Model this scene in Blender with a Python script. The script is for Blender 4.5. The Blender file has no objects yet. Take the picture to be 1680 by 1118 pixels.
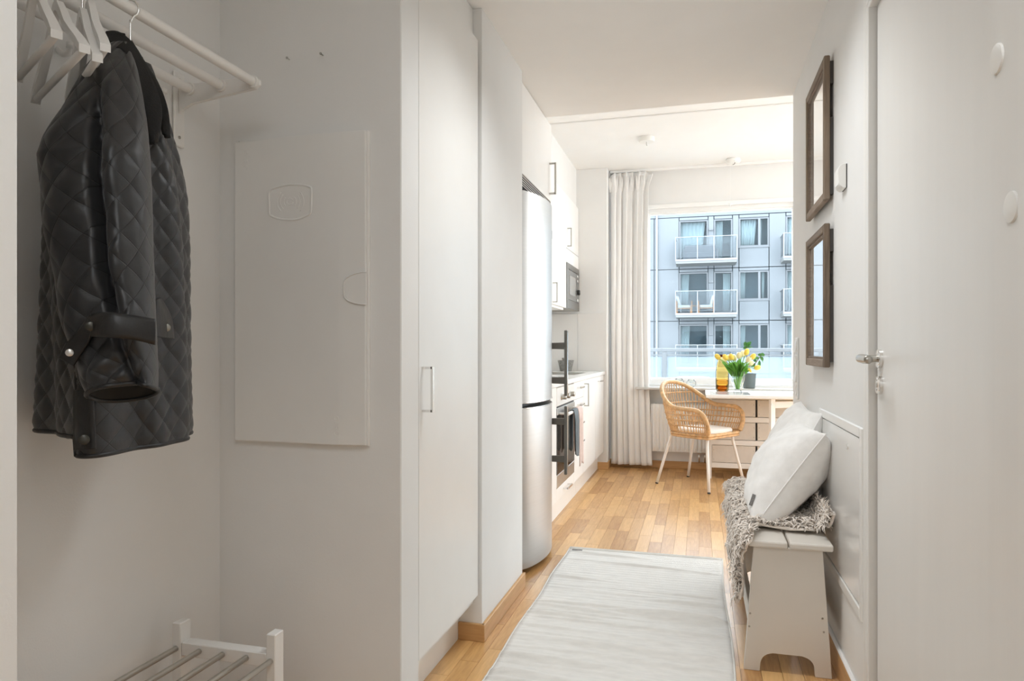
import bpy, bmesh, math, random
from mathutils import Vector, Matrix
PI = math.pi
SC = bpy.context.scene
COL = SC.collection

# ------------------------------------------------------------------ camera, light, exposure
FPX, CPX, HOR, EYE = 1130.0, 840.0, 573.8, 1.10      # focal length in px of the 1680 frame, horizon row, eye height
YAW = math.atan(307.0 / FPX)
cam = bpy.data.cameras.new('camera')
cam.sensor_width = 36.0
cam.lens = 36.0 * FPX / 1680.0
cam.shift_y = (HOR - 559.0) / 1680.0
cam.clip_start = 0.05
cam_o = bpy.data.objects.new('camera', cam)
cam_o.location = (0, 0, EYE)
cam_o.rotation_euler = (PI / 2, 0, YAW)
COL.objects.link(cam_o)
SC.camera = cam_o

SC.view_settings.view_transform = 'Standard'
SC.view_settings.look = 'None'
SC.view_settings.gamma = 1.0
SC.view_settings.use_curve_mapping = False
SC.view_settings.exposure = 0.33
try:
    SC.cycles.diffuse_bounces = 7
    SC.cycles.max_bounces = 14
    SC.cycles.transparent_max_bounces = 24
    SC.cycles.sample_clamp_indirect = 6.0
except Exception:
    pass

world = bpy.data.worlds.new('overcast_sky')
SC.world = world
world.use_nodes = True
wn = world.node_tree.nodes
bg = wn['Background']
bg.inputs[0].default_value = (0.82, 0.915, 1.0, 1)
bg.inputs[1].default_value = 7.5


def area(name, loc, target, sx, sy, power, color=(1, 1, 1), portal=False, spread=None):
    l = bpy.data.lights.new(name, 'AREA')
    l.shape = 'RECTANGLE'; l.size = sx; l.size_y = sy
    l.energy = power; l.color = color
    if spread: l.spread = spread
    o = bpy.data.objects.new(name, l)
    o.location = loc
    o.rotation_euler = (Vector(target) - Vector(loc)).to_track_quat('-Z', 'Y').to_euler()
    COL.objects.link(o)
    if portal:
        l.cycles.is_portal = True
    return o


area('window_portal', (0.18, 6.75, 1.6), (0.18, 0, 1.6), 1.34, 1.66, 1, portal=True)
area('window_portal', (2.05, 6.75, 1.35), (2.05, 0, 1.35), 1.7, 2.1, 1, portal=True)
# added fill light, unseen to the right, standing in for side daylight
area('side_fill_light', (3.06, 5.15, 1.5), (0, 5.15, 1.45), 2.5, 2.3, 37, (0.90, 0.955, 1.0))


def point_light(name, loc, power, r, color=(1, 0.93, 0.84)):
    l = bpy.data.lights.new(name, 'POINT')
    l.energy = power; l.color = color; l.shadow_soft_size = r
    o = bpy.data.objects.new(name, l); o.location = loc
    COL.objects.link(o)
    return o


area('hall_fill_light', (-0.17, -0.2, 2.372), (-0.17, -0.19, 0), 0.9, 0.9, 10.3, (0.94, 0.975, 1.0))  # added fill behind the camera to brighten the hall
area('corridor_fill_light', (-0.17, 2.2, 2.375), (-0.17, 2.21, 0), 0.5, 0.44, 7.0, (0.94, 0.975, 1.0), spread=math.radians(125))  # unseen downward fill, added to lift the corridor
point_light('room_fill_light', (2.0, 5.0, 2.45), 17.0, 0.15, (0.90, 0.955, 1.0))  # added point fill for the room, no fixture modelled

# ------------------------------------------------------------------ projection helpers (true positions of measured points)
CA, SA = math.cos(YAW), math.sin(YAW)


def ray(px, py):
    u = (px - CPX) / FPX; v = -(py - HOR) / FPX
    return Vector((CA * u - SA, SA * u + CA, v))


def at_d(px, py, d):
    return Vector((0, 0, EYE)) + ray(px, py) * d


def at_x(px, py, x):
    r = ray(px, py); return Vector((0, 0, EYE)) + r * (x / r.x)


def at_y(px, py, y):
    r = ray(px, py); return Vector((0, 0, EYE)) + r * (y / r.y)


def at_z(px, py, z):
    r = ray(px, py); return Vector((0, 0, EYE)) + r * ((z - EYE) / r.z)


# ------------------------------------------------------------------ materials
def mat(name, col, rough=0.5, metal=0.0, var=0.03, vscale=6.0, bump=0.0, bscale=60.0, spec=0.5, stretch=(1, 1, 1),
        coat=0.0, sheen=0.0, trans=0.0, coords='Object', bdist=0.002):
    m = bpy.data.materials.new(name)
    m.use_nodes = True
    nt = m.node_tree; n = nt.nodes; L = nt.links
    p = n['Principled BSDF']
    p.inputs['Roughness'].default_value = rough
    p.inputs['Metallic'].default_value = metal
    p.inputs['Specular IOR Level'].default_value = spec
    if coat: p.inputs['Coat Weight'].default_value = coat
    if sheen:
        p.inputs['Sheen Weight'].default_value = sheen
    tc = n.new('ShaderNodeTexCoord'); mp = n.new('ShaderNodeMapping')
    mp.inputs['Scale'].default_value = stretch
    L.new(tc.outputs[coords], mp.inputs[0])
    nz = n.new('ShaderNodeTexNoise'); nz.inputs['Scale'].default_value = vscale; nz.inputs['Detail'].default_value = 4
    L.new(mp.outputs[0], nz.inputs['Vector'])
    rp = n.new('ShaderNodeValToRGB')
    a = [max(0, c * (1 - var)) for c in col]; b = [min(1, c * (1 + var)) for c in col]
    rp.color_ramp.elements[0].position = 0.3; rp.color_ramp.elements[1].position = 0.7
    rp.color_ramp.elements[0].color = (*a, 1); rp.color_ramp.elements[1].color = (*b, 1)
    L.new(nz.outputs['Fac'], rp.inputs[0])
    L.new(rp.outputs[0], p.inputs['Base Color'])
    if bump:
        n2 = n.new('ShaderNodeTexNoise'); n2.inputs['Scale'].default_value = bscale; n2.inputs['Detail'].default_value = 3
        L.new(mp.outputs[0], n2.inputs['Vector'])
        bp = n.new('ShaderNodeBump'); bp.inputs['Strength'].default_value = bump; bp.inputs['Distance'].default_value = bdist
        L.new(n2.outputs['Fac'], bp.inputs['Height'])
        L.new(bp.outputs[0], p.inputs['Normal'])
    if trans:      # lets some light pass (cloth, leaves)
        out = n['Material Output']
        tl = n.new('ShaderNodeBsdfTranslucent'); mx = n.new('ShaderNodeMixShader')
        mx.inputs[0].default_value = trans
        L.new(rp.outputs[0], tl.inputs[0]); L.new(p.outputs[0], mx.inputs[1]); L.new(tl.outputs[0], mx.inputs[2])
        L.new(mx.outputs[0], out.inputs[0])
    return m


def glass_mat(name, tint=(1, 1, 1), gloss=0.12, rough=0.02):
    m = bpy.data.materials.new(name); m.use_nodes = True
    nt = m.node_tree; n = nt.nodes; L = nt.links
    n.remove(n['Principled BSDF'])
    t = n.new('ShaderNodeBsdfTransparent'); t.inputs[0].default_value = (*tint, 1)
    g = n.new('ShaderNodeBsdfGlossy'); g.inputs['Roughness'].default_value = rough
    lw = n.new('ShaderNodeLayerWeight'); lw.inputs['Blend'].default_value = gloss
    mx = n.new('ShaderNodeMixShader')
    L.new(lw.outputs['Fresnel'], mx.inputs[0]); L.new(t.outputs[0], mx.inputs[1]); L.new(g.outputs[0], mx.inputs[2])
    L.new(mx.outputs[0], n['Material Output'].inputs[0])
    return m


def wood_mat(name, dark, light, rough=0.4, rnd=0.35, axis='Y', island=False, gscale=1.0, coat=0.0):
    """oak: stretched grain along one axis, tone varied per object (or per joined piece)"""
    m = bpy.data.materials.new(name); m.use_nodes = True
    nt = m.node_tree; n = nt.nodes; L = nt.links
    p = n['Principled BSDF']; p.inputs['Roughness'].default_value = rough
    if coat:
        p.inputs['Coat Weight'].default_value = coat; p.inputs['Coat Roughness'].default_value = 0.25
    tc = n.new('ShaderNodeTexCoord')
    if island:
        rnode = n.new('ShaderNodeNewGeometry'); rout = rnode.outputs['Random Per Island']
    else:
        rnode = n.new('ShaderNodeObjectInfo'); rout = rnode.outputs['Random']
    mul = n.new('ShaderNodeMath'); mul.operation = 'MULTIPLY'; mul.inputs[1].default_value = 37.0
    L.new(rout, mul.inputs[0])
    cmb = n.new('ShaderNodeCombineXYZ')
    for k in range(3): L.new(mul.outputs[0], cmb.inputs[k])
    add = n.new('ShaderNodeVectorMath'); add.operation = 'ADD'
    L.new(tc.outputs['Object'], add.inputs[0]); L.new(cmb.outputs[0], add.inputs[1])
    mp = n.new('ShaderNodeMapping')
    s = {'X': (2.2, 26, 26), 'Y': (26, 2.2, 26), 'Z': (26, 26, 2.2)}[axis]
    mp.inputs['Scale'].default_value = [q * gscale for q in s]
    L.new(add.outputs[0], mp.inputs[0])
    n1 = n.new('ShaderNodeTexNoise'); n1.inputs['Scale'].default_value = 1.2; n1.inputs['Detail'].default_value = 2.5
    n1.inputs['Distortion'].default_value = 0.6
    L.new(mp.outputs[0], n1.inputs['Vector'])
    w = n.new('ShaderNodeMath'); w.operation = 'MULTIPLY'; w.inputs[1].default_value = 22.0
    L.new(n1.outputs['Fac'], w.inputs[0])
    sn = n.new('ShaderNodeMath'); sn.operation = 'SINE'; L.new(w.outputs[0], sn.inputs[0])
    n2 = n.new('ShaderNodeTexNoise'); n2.inputs['Scale'].default_value = 7.0; n2.inputs['Detail'].default_value = 5
    L.new(mp.outputs[0], n2.inputs['Vector'])
    m1 = n.new('ShaderNodeMath'); m1.operation = 'MULTIPLY_ADD'; m1.inputs[1].default_value = 0.13
    L.new(sn.outputs[0], m1.inputs[0]); L.new(n2.outputs['Fac'], m1.inputs[2])
    m2 = n.new('ShaderNodeMath'); m2.operation = 'MULTIPLY_ADD'; m2.inputs[1].default_value = 0.55; m2.inputs[2].default_value = -0.10
    L.new(m1.outputs[0], m2.inputs[0])
    m3 = n.new('ShaderNodeMath'); m3.operation = 'MULTIPLY_ADD'; m3.inputs[1].default_value = rnd * 2
    L.new(rout, m3.inputs[0]); L.new(m2.outputs[0], m3.inputs[2])
    rp = n.new('ShaderNodeValToRGB')
    rp.color_ramp.elements[0].position = 0.05; rp.color_ramp.elements[1].position = 0.85
    rp.color_ramp.elements[0].color = (*dark, 1); rp.color_ramp.elements[1].color = (*light, 1)
    L.new(m3.outputs[0], rp.inputs[0]); L.new(rp.outputs[0], p.inputs['Base Color'])
    bp = n.new('ShaderNodeBump'); bp.inputs['Strength'].default_value = 0.08; bp.inputs['Distance'].default_value = 0.001
    L.new(n2.outputs['Fac'], bp.inputs['Height']); L.new(bp.outputs[0], p.inputs['Normal'])
    return m


def quilt_mat(name, col, line):
    """nylon with stitched diamond seams: dark thread and a slight valley along the seam (UV in metres)"""
    m = bpy.data.materials.new(name); m.use_nodes = True
    nt = m.node_tree; n = nt.nodes; L = nt.links
    p = n['Principled BSDF']; p.inputs['Roughness'].default_value = 0.42
    p.inputs['Specular IOR Level'].default_value = 0.55
    p.inputs['Sheen Weight'].default_value = 0.15
    uv = n.new('ShaderNodeUVMap'); sp = n.new('ShaderNodeSeparateXYZ'); L.new(uv.outputs[0], sp.inputs[0])

    def M(op, a, b=None, c=None):
        q = n.new('ShaderNodeMath'); q.operation = op
        for i, x in enumerate((a, b, c)):
            if x is None: continue
            if isinstance(x, (int, float)): q.inputs[i].default_value = x
            else: L.new(x, q.inputs[i])
        return q.outputs[0]
    s = M('ADD', sp.outputs[0], sp.outputs[1]); d = M('SUBTRACT', sp.outputs[0], sp.outputs[1])
    fs = M('ABSOLUTE', M('SUBTRACT', M('FRACT', s), 0.5)); fd = M('ABSOLUTE', M('SUBTRACT', M('FRACT', d), 0.5))
    mxv = M('MAXIMUM', fs, fd)                      # 0.5 on a seam
    ls = n.new('ShaderNodeMapRange'); ls.inputs[1].default_value = 0.468; ls.inputs[2].default_value = 0.488
    L.new(mxv, ls.inputs[0])
    nz = n.new('ShaderNodeTexNoise'); nz.inputs['Scale'].default_value = 14; nz.inputs['Detail'].default_value = 4
    tc = n.new('ShaderNodeTexCoord'); L.new(tc.outputs['Object'], nz.inputs['Vector'])
    rp = n.new('ShaderNodeValToRGB')
    rp.color_ramp.elements[0].color = (*[c * 0.85 for c in col], 1); rp.color_ramp.elements[1].color = (*[c * 1.15 for c in col], 1)
    L.new(nz.outputs['Fac'], rp.inputs[0])
    mc = n.new('ShaderNodeMixRGB'); mc.inputs[2].default_value = (*line, 1)
    L.new(ls.outputs[0], mc.inputs[0]); L.new(rp.outputs[0], mc.inputs[1]); L.new(mc.outputs[0], p.inputs['Base Color'])
    wr = n.new('ShaderNodeTexNoise'); wr.inputs['Scale'].default_value = 45; wr.inputs['Detail'].default_value = 3
    L.new(tc.outputs['Object'], wr.inputs['Vector'])
    h = M('MULTIPLY_ADD', wr.outputs['Fac'], 0.6, M('MULTIPLY', ls.outputs[0], -0.8))
    bp = n.new('ShaderNodeBump'); bp.inputs['Strength'].default_value = 0.35; bp.inputs['Distance'].default_value = 0.003
    L.new(h, bp.inputs['Height']); L.new(bp.outputs[0], p.inputs['Normal'])
    return m


WALL = mat('wall_paint', (0.81, 0.805, 0.79), 0.75, var=0.012, bump=0.12, bscale=220, spec=0.25)
CEIL = mat('ceiling_paint', (0.89, 0.885, 0.87), 0.85, var=0.01, bump=0.08, bscale=200, spec=0.2)
SATIN = mat('white_satin_lacquer', (0.82, 0.81, 0.785), 0.33, var=0.012, bump=0.03, bscale=120)
DOORP = mat('door_paint', (0.80, 0.79, 0.765), 0.38, var=0.012, bump=0.05, bscale=90, stretch=(3, 3, 0.3))
KITW = mat('kitchen_white_laminate', (0.86, 0.85, 0.83), 0.32, var=0.01, bump=0.02)
PLAST = mat('white_plastic', (0.84, 0.83, 0.80), 0.35, var=0.01)
FRAMEW = mat('window_white_paint', (0.88, 0.875, 0.86), 0.4, var=0.01)
STEEL = mat('brushed_steel', (0.50, 0.49, 0.475), 0.42, 1.0, var=0.02, vscale=3, stretch=(1, 1, 40))
CHROME = mat('chrome', (0.80, 0.79, 0.77), 0.18, 1.0, var=0.02)
DKSTEEL = mat('satin_grey_steel', (0.42, 0.41, 0.38), 0.32, 1.0, var=0.04)
NICKEL = mat('satin_nickel', (0.50, 0.48, 0.44), 0.28, 1.0, var=0.04)
BLACK = mat('black_plastic', (0.02, 0.02, 0.02), 0.4, var=0.1)
DARKGAP = mat('dark_gap', (0.06, 0.055, 0.05), 0.8, var=0.1)
GREYGAP = mat('grey_joint', (0.35, 0.34, 0.32), 0.8, var=0.05)
OVENGLASS = mat('oven_glass', (0.05, 0.045, 0.04), 0.06, var=0.1, spec=0.8)
OAK = wood_mat('oak_parquet', (0.40, 0.195, 0.062), (0.75, 0.455, 0.185), 0.36, 0.30, 'Y', coat=0.25)
OAKI = wood_mat('oak_parquet_joined', (0.40, 0.195, 0.062), (0.75, 0.455, 0.185), 0.36, 0.30, 'Y', island=True, coat=0.25)
OAKB = wood_mat('oak_skirting', (0.47, 0.26, 0.10), (0.70, 0.43, 0.20), 0.42, 0.15, 'Y', gscale=0.8)
OAKBX = wood_mat('oak_skirting_cross', (0.47, 0.26, 0.10), (0.70, 0.43, 0.20), 0.42, 0.15, 'X', gscale=0.8)
OLDWOOD_Z = wood_mat('weathered_wood_upright', (0.10, 0.07, 0.047), (0.31, 0.235, 0.17), 0.7, 0.2, 'Z')
OLDWOOD_Y = wood_mat('weathered_wood_rail', (0.14, 0.10, 0.075), (0.37, 0.29, 0.22), 0.7, 0.2, 'Y')
BENCHP = mat('bench_greige_paint', (0.72, 0.68, 0.62), 0.45, var=0.02, bump=0.04, bscale=120)
WHITEWOOD = mat('white_painted_wood', (0.80, 0.785, 0.76), 0.42, var=0.015, bump=0.03)
TABLEW = mat('table_white', (0.87, 0.86, 0.84), 0.35, var=0.01)
DRAWERB = mat('drawer_beige', (0.72, 0.68, 0.63), 0.55, var=0.03, vscale=25)
LINEN = mat('linen_offwhite', (0.90, 0.89, 0.87), 0.9, var=0.04, vscale=30, bump=0.35, bscale=420, sheen=0.2)
CURT = mat('curtain_cotton', (0.93, 0.92, 0.905), 0.9, var=0.015, bump=0.2, bscale=500, trans=0.10)
RUGM = mat('rug_wool', (0.87, 0.855, 0.82), 0.95, var=0.05, vscale=14, bump=0.7, bscale=260, stretch=(1, 5, 1), bdist=0.004)
RUGEDGE = mat('rug_binding', (0.72, 0.70, 0.66), 0.95, var=0.06, bump=0.5, bscale=300)
THROWM = mat('throw_wool', (0.87, 0.79, 0.71), 0.95, var=0.12, vscale=40, sheen=0.4)
CANE = mat('rattan_cane', (0.63, 0.395, 0.195), 0.5, var=0.25, vscale=35, bump=0.3, bscale=160)
CUSH = mat('seat_pad_cream', (0.80, 0.755, 0.70), 0.8, var=0.02, bump=0.2, bscale=400)
WMETAL = mat('white_powdercoat', (0.84, 0.82, 0.79), 0.35, var=0.01)
RUBBER = mat('black_rubber', (0.03, 0.03, 0.03), 0.7)
STONE = mat('grey_granite', (0.23, 0.225, 0.21), 0.6, var=0.5, vscale=120, bump=0.3, bscale=150)
QUILT = quilt_mat('quilted_nylon', (0.0150, 0.0155, 0.0175), (0.0015, 0.0015, 0.0015))
NYLON = mat('nylon_plain', (0.0145, 0.0140, 0.0145), 0.42, var=0.15, vscale=20, bump=0.35, bscale=60, bdist=0.003)
CORD = mat('black_corduroy', (0.006, 0.0055, 0.005), 0.9, var=0.3, vscale=60, bump=0.6, bscale=240)
LINING = mat('dark_lining', (0.008, 0.008, 0.008), 0.8)
PINK = mat('towel_pink_linen', (0.62, 0.50, 0.46), 0.95, var=0.08, vscale=40, bump=0.4, bscale=300)
BLUEG = mat('towel_grey_blue', (0.16, 0.19, 0.21), 0.95, var=0.1, vscale=40, bump=0.4, bscale=300)
POTM = mat('grey_ceramic', (0.11, 0.135, 0.135), 0.6, var=0.06, vscale=20)
SOIL = mat('soil', (0.05, 0.035, 0.02), 0.95, var=0.4, vscale=80, bump=0.8, bscale=120)
LEAFM = mat('leaf_green', (0.075, 0.25, 0.05), 0.35, var=0.3, vscale=20, trans=0.25)
TLEAF = mat('tulip_leaf_green', (0.17, 0.40, 0.07), 0.45, var=0.3, vscale=16, trans=0.35)
STEMM = mat('tulip_stem_green', (0.22, 0.42, 0.10), 0.5, var=0.2)
BARK = mat('plant_stem_brown', (0.16, 0.09, 0.05), 0.8, var=0.3, vscale=40)
YEL = mat('petal_yellow', (0.90, 0.72, 0.13), 0.5, var=0.12, vscale=25, trans=0.3)
PALE = mat('petal_cream', (0.85, 0.80, 0.52), 0.5, var=0.08, vscale=25, trans=0.3)
GLASS = glass_mat('window_glass', (0.97, 0.985, 0.99), 0.06)
CRYST = glass_mat('crystal_glass', (0.95, 0.965, 0.96), 0.16, 0.12)
AMBER = glass_mat('amber_glass', (0.975, 0.865, 0.62), 0.12, 0.04)
AMBERD = glass_mat('amber_glass_deep', (0.72, 0.42, 0.16), 0.25, 0.04)
SMOKE = mat('smoked_mat', (0.52, 0.52, 0.51), 0.12, var=0.03)
BALGL = glass_mat('railing_glass', (0.86, 0.91, 0.94), 0.12)
def hazy(name, tint, white, k, kind='ShaderNodeBsdfTranslucent'):
    m = glass_mat(name, tint, 0.1)
    n = m.node_tree.nodes; L = m.node_tree.links; o = n['Material Output']; s = o.inputs[0].links[0].from_socket
    d = n.new(kind); d.inputs[0].default_value = (*white, 1)
    x = n.new('ShaderNodeMixShader'); x.inputs[0].default_value = k
    L.new(s, x.inputs[1]); L.new(d.outputs[0], x.inputs[2]); L.new(x.outputs[0], o.inputs[0])
    return m


OWNGL = hazy('balcony_glass_hazy', (0.80, 0.84, 0.87), (0.5, 0.54, 0.58), 0.30)
BALGL = hazy('railing_glass', (0.93, 0.96, 0.97), (0.17, 0.18, 0.19), 0.15, 'ShaderNodeBsdfDiffuse')
MIRROR = mat('mirror_glass', (0.90, 0.895, 0.88), 0.03, 0.72, var=0.01)
FACADE = mat('facade_panel_grey', (0.112, 0.121, 0.130), 0.7, var=0.03, vscale=1.5)
FACJ = mat('facade_joint', (0.095, 0.102, 0.11), 0.8)
WINGREY = mat('window_frame_grey', (0.095, 0.102, 0.11), 0.5)
FARGLASS = glass_mat('far_window_glass', (0.80, 0.86, 0.88), 0.2)
ROOMDK = mat('far_room', (0.055, 0.066, 0.074), 0.9, var=0.35, vscale=1.2)
FARCURT = mat('far_curtain', (0.33, 0.335, 0.33), 0.9, var=0.1, vscale=5, stretch=(6, 6, 0.2))
BALW = mat('balcony_white', (0.185, 0.195, 0.205), 0.5)
BALC = mat('balcony_concrete', (0.14, 0.143, 0.143), 0.8)
TEAK = wood_mat('teak', (0.17, 0.07, 0.02), (0.32, 0.15, 0.05), 0.6, 0.2, 'Z')
GARDENC = mat('garden_cushion', (0.33, 0.335, 0.34), 0.9)
GARDEND = mat('garden_sofa_grey', (0.07, 0.075, 0.085), 0.9)
TAGM = mat('woven_tag', (0.20, 0.19, 0.18), 0.8, var=0.4, vscale=300)

# ------------------------------------------------------------------ mesh helpers
WPOS = {}


def B():
    return bmesh.new()


def box(bm, x0, x1, y0, y1, z0, z1, bev=0.0, seg=1):
    m = Matrix.Translation(((x0 + x1) / 2, (y0 + y1) / 2, (z0 + z1) / 2)) @ Matrix.Diagonal((abs(x1 - x0), abs(y1 - y0), abs(z1 - z0), 1))
    r = bmesh.ops.create_cube(bm, size=1.0, matrix=m)
    if bev:
        es = list({e for v in r['verts'] for e in v.link_edges})
        bmesh.ops.bevel(bm, geom=es, offset=bev, segments=seg, profile=0.5, affect='EDGES')
    return bm


def frame_of(t, prev=None):
    t = t.normalized()
    if prev is None:
        a = Vector((0, 0, 1)) if abs(t.z) < 0.9 else Vector((1, 0, 0))
    else:
        a = prev
    b = a - t * a.dot(t)
    if b.length < 1e-6:
        a = Vector((1, 0, 0)); b = a - t * a.dot(t)
    b.normalize()
    return b, t.cross(b)


def tube(bm, pts, r, n=8, closed=False, cap=True, flat=1.0):
    pts = [Vector(p) for p in pts]; N = len(pts)
    rs = r if isinstance(r, (list, tuple)) else [r] * N
    rings = []; prev = None
    for i, p in enumerate(pts):
        if closed: t = pts[(i + 1) % N] - pts[i - 1]
        else: t = pts[min(i + 1, N - 1)] - pts[max(i - 1, 0)]
        b, c = frame_of(t, prev); prev = b
        rings.append([bm.verts.new(p + (b * math.cos(2 * PI * k / n) + c * math.sin(2 * PI * k / n) * flat) * rs[i]) for k in range(n)])
    M = N if closed else N - 1
    for i in range(M):
        a, d = rings[i], rings[(i + 1) % N]
        for k in range(n):
            bm.faces.new((a[k], a[(k + 1) % n], d[(k + 1) % n], d[k]))
    if cap and not closed:
        bm.faces.new(list(reversed(rings[0]))); bm.faces.new(rings[-1])
    return bm


def lathe(bm, cx, cy, prof, n=24, axis='Z', cap0=True, cap1=True):
    rings = []
    for (r, z) in prof:
        ring = []
        for k in range(n):
            a = 2 * PI * k / n; c, s = r * math.cos(a), r * math.sin(a)
            if axis == 'Z': q = (cx + c, cy + s, z)
            elif axis == 'X': q = (z, cx + c, cy + s)
            else: q = (cx + c, z, cy + s)
            ring.append(bm.verts.new(q))
        rings.append(ring)
    for i in range(len(rings) - 1):
        for k in range(n):
            bm.faces.new((rings[i][k], rings[i][(k + 1) % n], rings[i + 1][(k + 1) % n], rings[i + 1][k]))
    if cap0 and prof[0][0] > 1e-5: bm.faces.new(list(reversed(rings[0])))
    if cap1 and prof[-1][0] > 1e-5: bm.faces.new(rings[-1])
    return bm


def prism(bm, poly, vec, bev=0.0):
    vec = Vector(vec)
    a = [bm.verts.new(Vector(p)) for p in poly]; b = [bm.verts.new(Vector(p) + vec) for p in poly]
    N = len(poly)
    bm.faces.new(list(reversed(a))); bm.faces.new(b)
    for i in range(N):
        bm.faces.new((a[i], a[(i + 1) % N], b[(i + 1) % N], b[i]))
    if bev:
        bmesh.ops.bevel(bm, geom=list({e for v in a + b for e in v.link_edges}), offset=bev, segments=1, profile=0.5, affect='EDGES')
    return bm


def grid(bm, nu, nv, fn, wrap=False, uvf=None):
    V = [[bm.verts.new(fn(i / nu, j / nv)) for i in range(nu if wrap else nu + 1)] for j in range(nv + 1)]
    lay = bm.loops.layers.uv.verify() if uvf else None
    W = nu if wrap else nu
    for j in range(nv):
        for i in range(W):
            k = (i + 1) % nu if wrap else i + 1
            f = bm.faces.new((V[j][i], V[j][k], V[j + 1][k], V[j + 1][i]))
            if lay:
                for lp, (a, b) in zip(f.loops, ((i, j), (i + 1, j), (i + 1, j + 1), (i, j + 1))):
                    lp[lay].uv = uvf(a / nu, b / nv)
    return V


def catmull(pts, n, closed=False):
    pts = [Vector(p) for p in pts]; N = len(pts); out = []
    segs = N if closed else N - 1
    for i in range(segs):
        if closed: p0, p1, p2, p3 = pts[i - 1], pts[i], pts[(i + 1) % N], pts[(i + 2) % N]
        else: p0, p1, p2, p3 = pts[max(i - 1, 0)], pts[i], pts[i + 1], pts[min(i + 2, N - 1)]
        for k in range(n):
            t = k / n
            out.append(0.5 * ((2 * p1) + (p2 - p0) * t + (2 * p0 - 5 * p1 + 4 * p2 - p3) * t * t + (3 * p1 - p0 - 3 * p2 + p3) * t ** 3))
    if not closed: out.append(pts[-1].copy())
    return out


def interp(tab, x):
    if x <= tab[0][0]: return tab[0][1]
    for (a, va), (b, vb) in zip(tab, tab[1:]):
        if x <= b:
            t = (x - a) / (b - a); return va + (vb - va) * t
    return tab[-1][1]


def obj(name, bm, m, parent=None, smooth=False, angle=None, solid=0.0, label=None, kind=None):
    """link a bmesh given in world coordinates as one mesh object, its origin at its own centre"""
    bmesh.ops.recalc_face_normals(bm, faces=bm.faces[:]) if not solid else None
    vs = [v.co for v in bm.verts]
    lo = Vector([min(v[k] for v in vs) for k in range(3)]); hi = Vector([max(v[k] for v in vs) for k in range(3)])
    c = (lo + hi) / 2
    bmesh.ops.translate(bm, verts=bm.verts[:], vec=-c)
    me = bpy.data.meshes.new(name)
    bm.to_mesh(me); bm.free()
    me.materials.append(m)
    if smooth or angle:
        me.polygons.foreach_set('use_smooth', [True] * len(me.polygons))
        if angle: me.set_sharp_from_angle(angle=math.radians(angle))
    o = bpy.data.objects.new(name, me)
    COL.objects.link(o)
    WPOS[o] = c
    if parent is not None:
        o.parent = parent; o.location = c - WPOS[parent]
    else:
        o.location = c
    if solid:
        md = o.modifiers.new('thickness', 'SOLIDIFY'); md.thickness = solid; md.offset = 0
    if label: o['label'] = label
    if kind: o['kind'] = kind
    return o


def thing(name, loc, label, cat, group=None):
    o = bpy.data.objects.new(name, None)
    o.empty_display_size = 0.1
    o.location = loc; COL.objects.link(o); WPOS[o] = Vector(loc)
    o['label'] = label; o['category'] = cat
    if group: o['group'] = group
    return o


def tag(o, label, cat, group=None):
    o['label'] = label; o['category'] = cat
    if group: o['group'] = group
    return o


def struct(name, bm, m, parent=None, **k):
    o = obj(name, bm, m, parent, **k)
    if parent is None: o['kind'] = 'structure'
    return o


def bar_handle(bm, p0, p1, out, w=0.008, standoff=0.03, grip=0.01):
    """square D handle between p0 and p1, standing off along the vector out"""
    p0, p1, out = Vector(p0), Vector(p1), Vector(out).normalized()
    ax = (p1 - p0).normalized(); sd = ax.cross(out)

    def cub(a, b, hx, hy):       # bar from a to b with half sizes along sd and the other axis
        t = (b - a).normalized(); e1 = sd; e2 = t.cross(sd)
        vs = []
        for q in (a, b):
            for s1, s2 in ((-1, -1), (1, -1), (1, 1), (-1, 1)):
                vs.append(bm.verts.new(q + e1 * s1 * hx + e2 * s2 * hy))
        for f in ((3, 2, 1, 0), (4, 5, 6, 7), (0, 1, 5, 4), (1, 2, 6, 5), (2, 3, 7, 6), (3, 0, 4, 7)):
            bm.faces.new([vs[i] for i in f])
    cub(p0, p0 + out * standoff, grip / 2, w / 2)
    cub(p1, p1 + out * standoff, grip / 2, w / 2)
    cub(p0 - ax * w / 2 + out * standoff, p1 + ax * w / 2 + out * standoff, grip / 2, w / 2)
    return bm


def disc(bm, c, axis, r, h, n=20, bev=0.0):
    """short round solid from c along axis"""
    c = Vector(c); a = Vector(axis).normalized()
    pts = [c, c + a * (h - bev), c + a * h] if bev else [c, c + a * h]
    return tube(bm, pts, [r, r, r - bev] if bev else r, n)

# ================================================================== STRUCTURE
LOW, HIGH = 2.39, 2.77          # hall ceiling, room ceiling
XR = 0.46                       # right corridor wall face
YE = 3.744                      # where the corridor opens into the room
YW = 6.54                       # window wall face
random.seed(7)

# floor slab with separate oak staves
floor = struct('floor', box(B(), -1.46, 3.12, -0.85, 6.72, -0.06, -0.0125), OAKI)
PW = 0.068
stave_mesh = {}


def stave(L):
    if L not in stave_mesh:
        bm = B(); g = 0.0005
        box(bm, -PW / 2 + g, PW / 2 - g, -L / 2 + g, L / 2 - g, -0.012, 0.0)
        me = bpy.data.meshes.new('plank'); bm.to_mesh(me); bm.free(); me.materials.append(OAK)
        stave_mesh[L] = me
    return stave_mesh[L]


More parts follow.
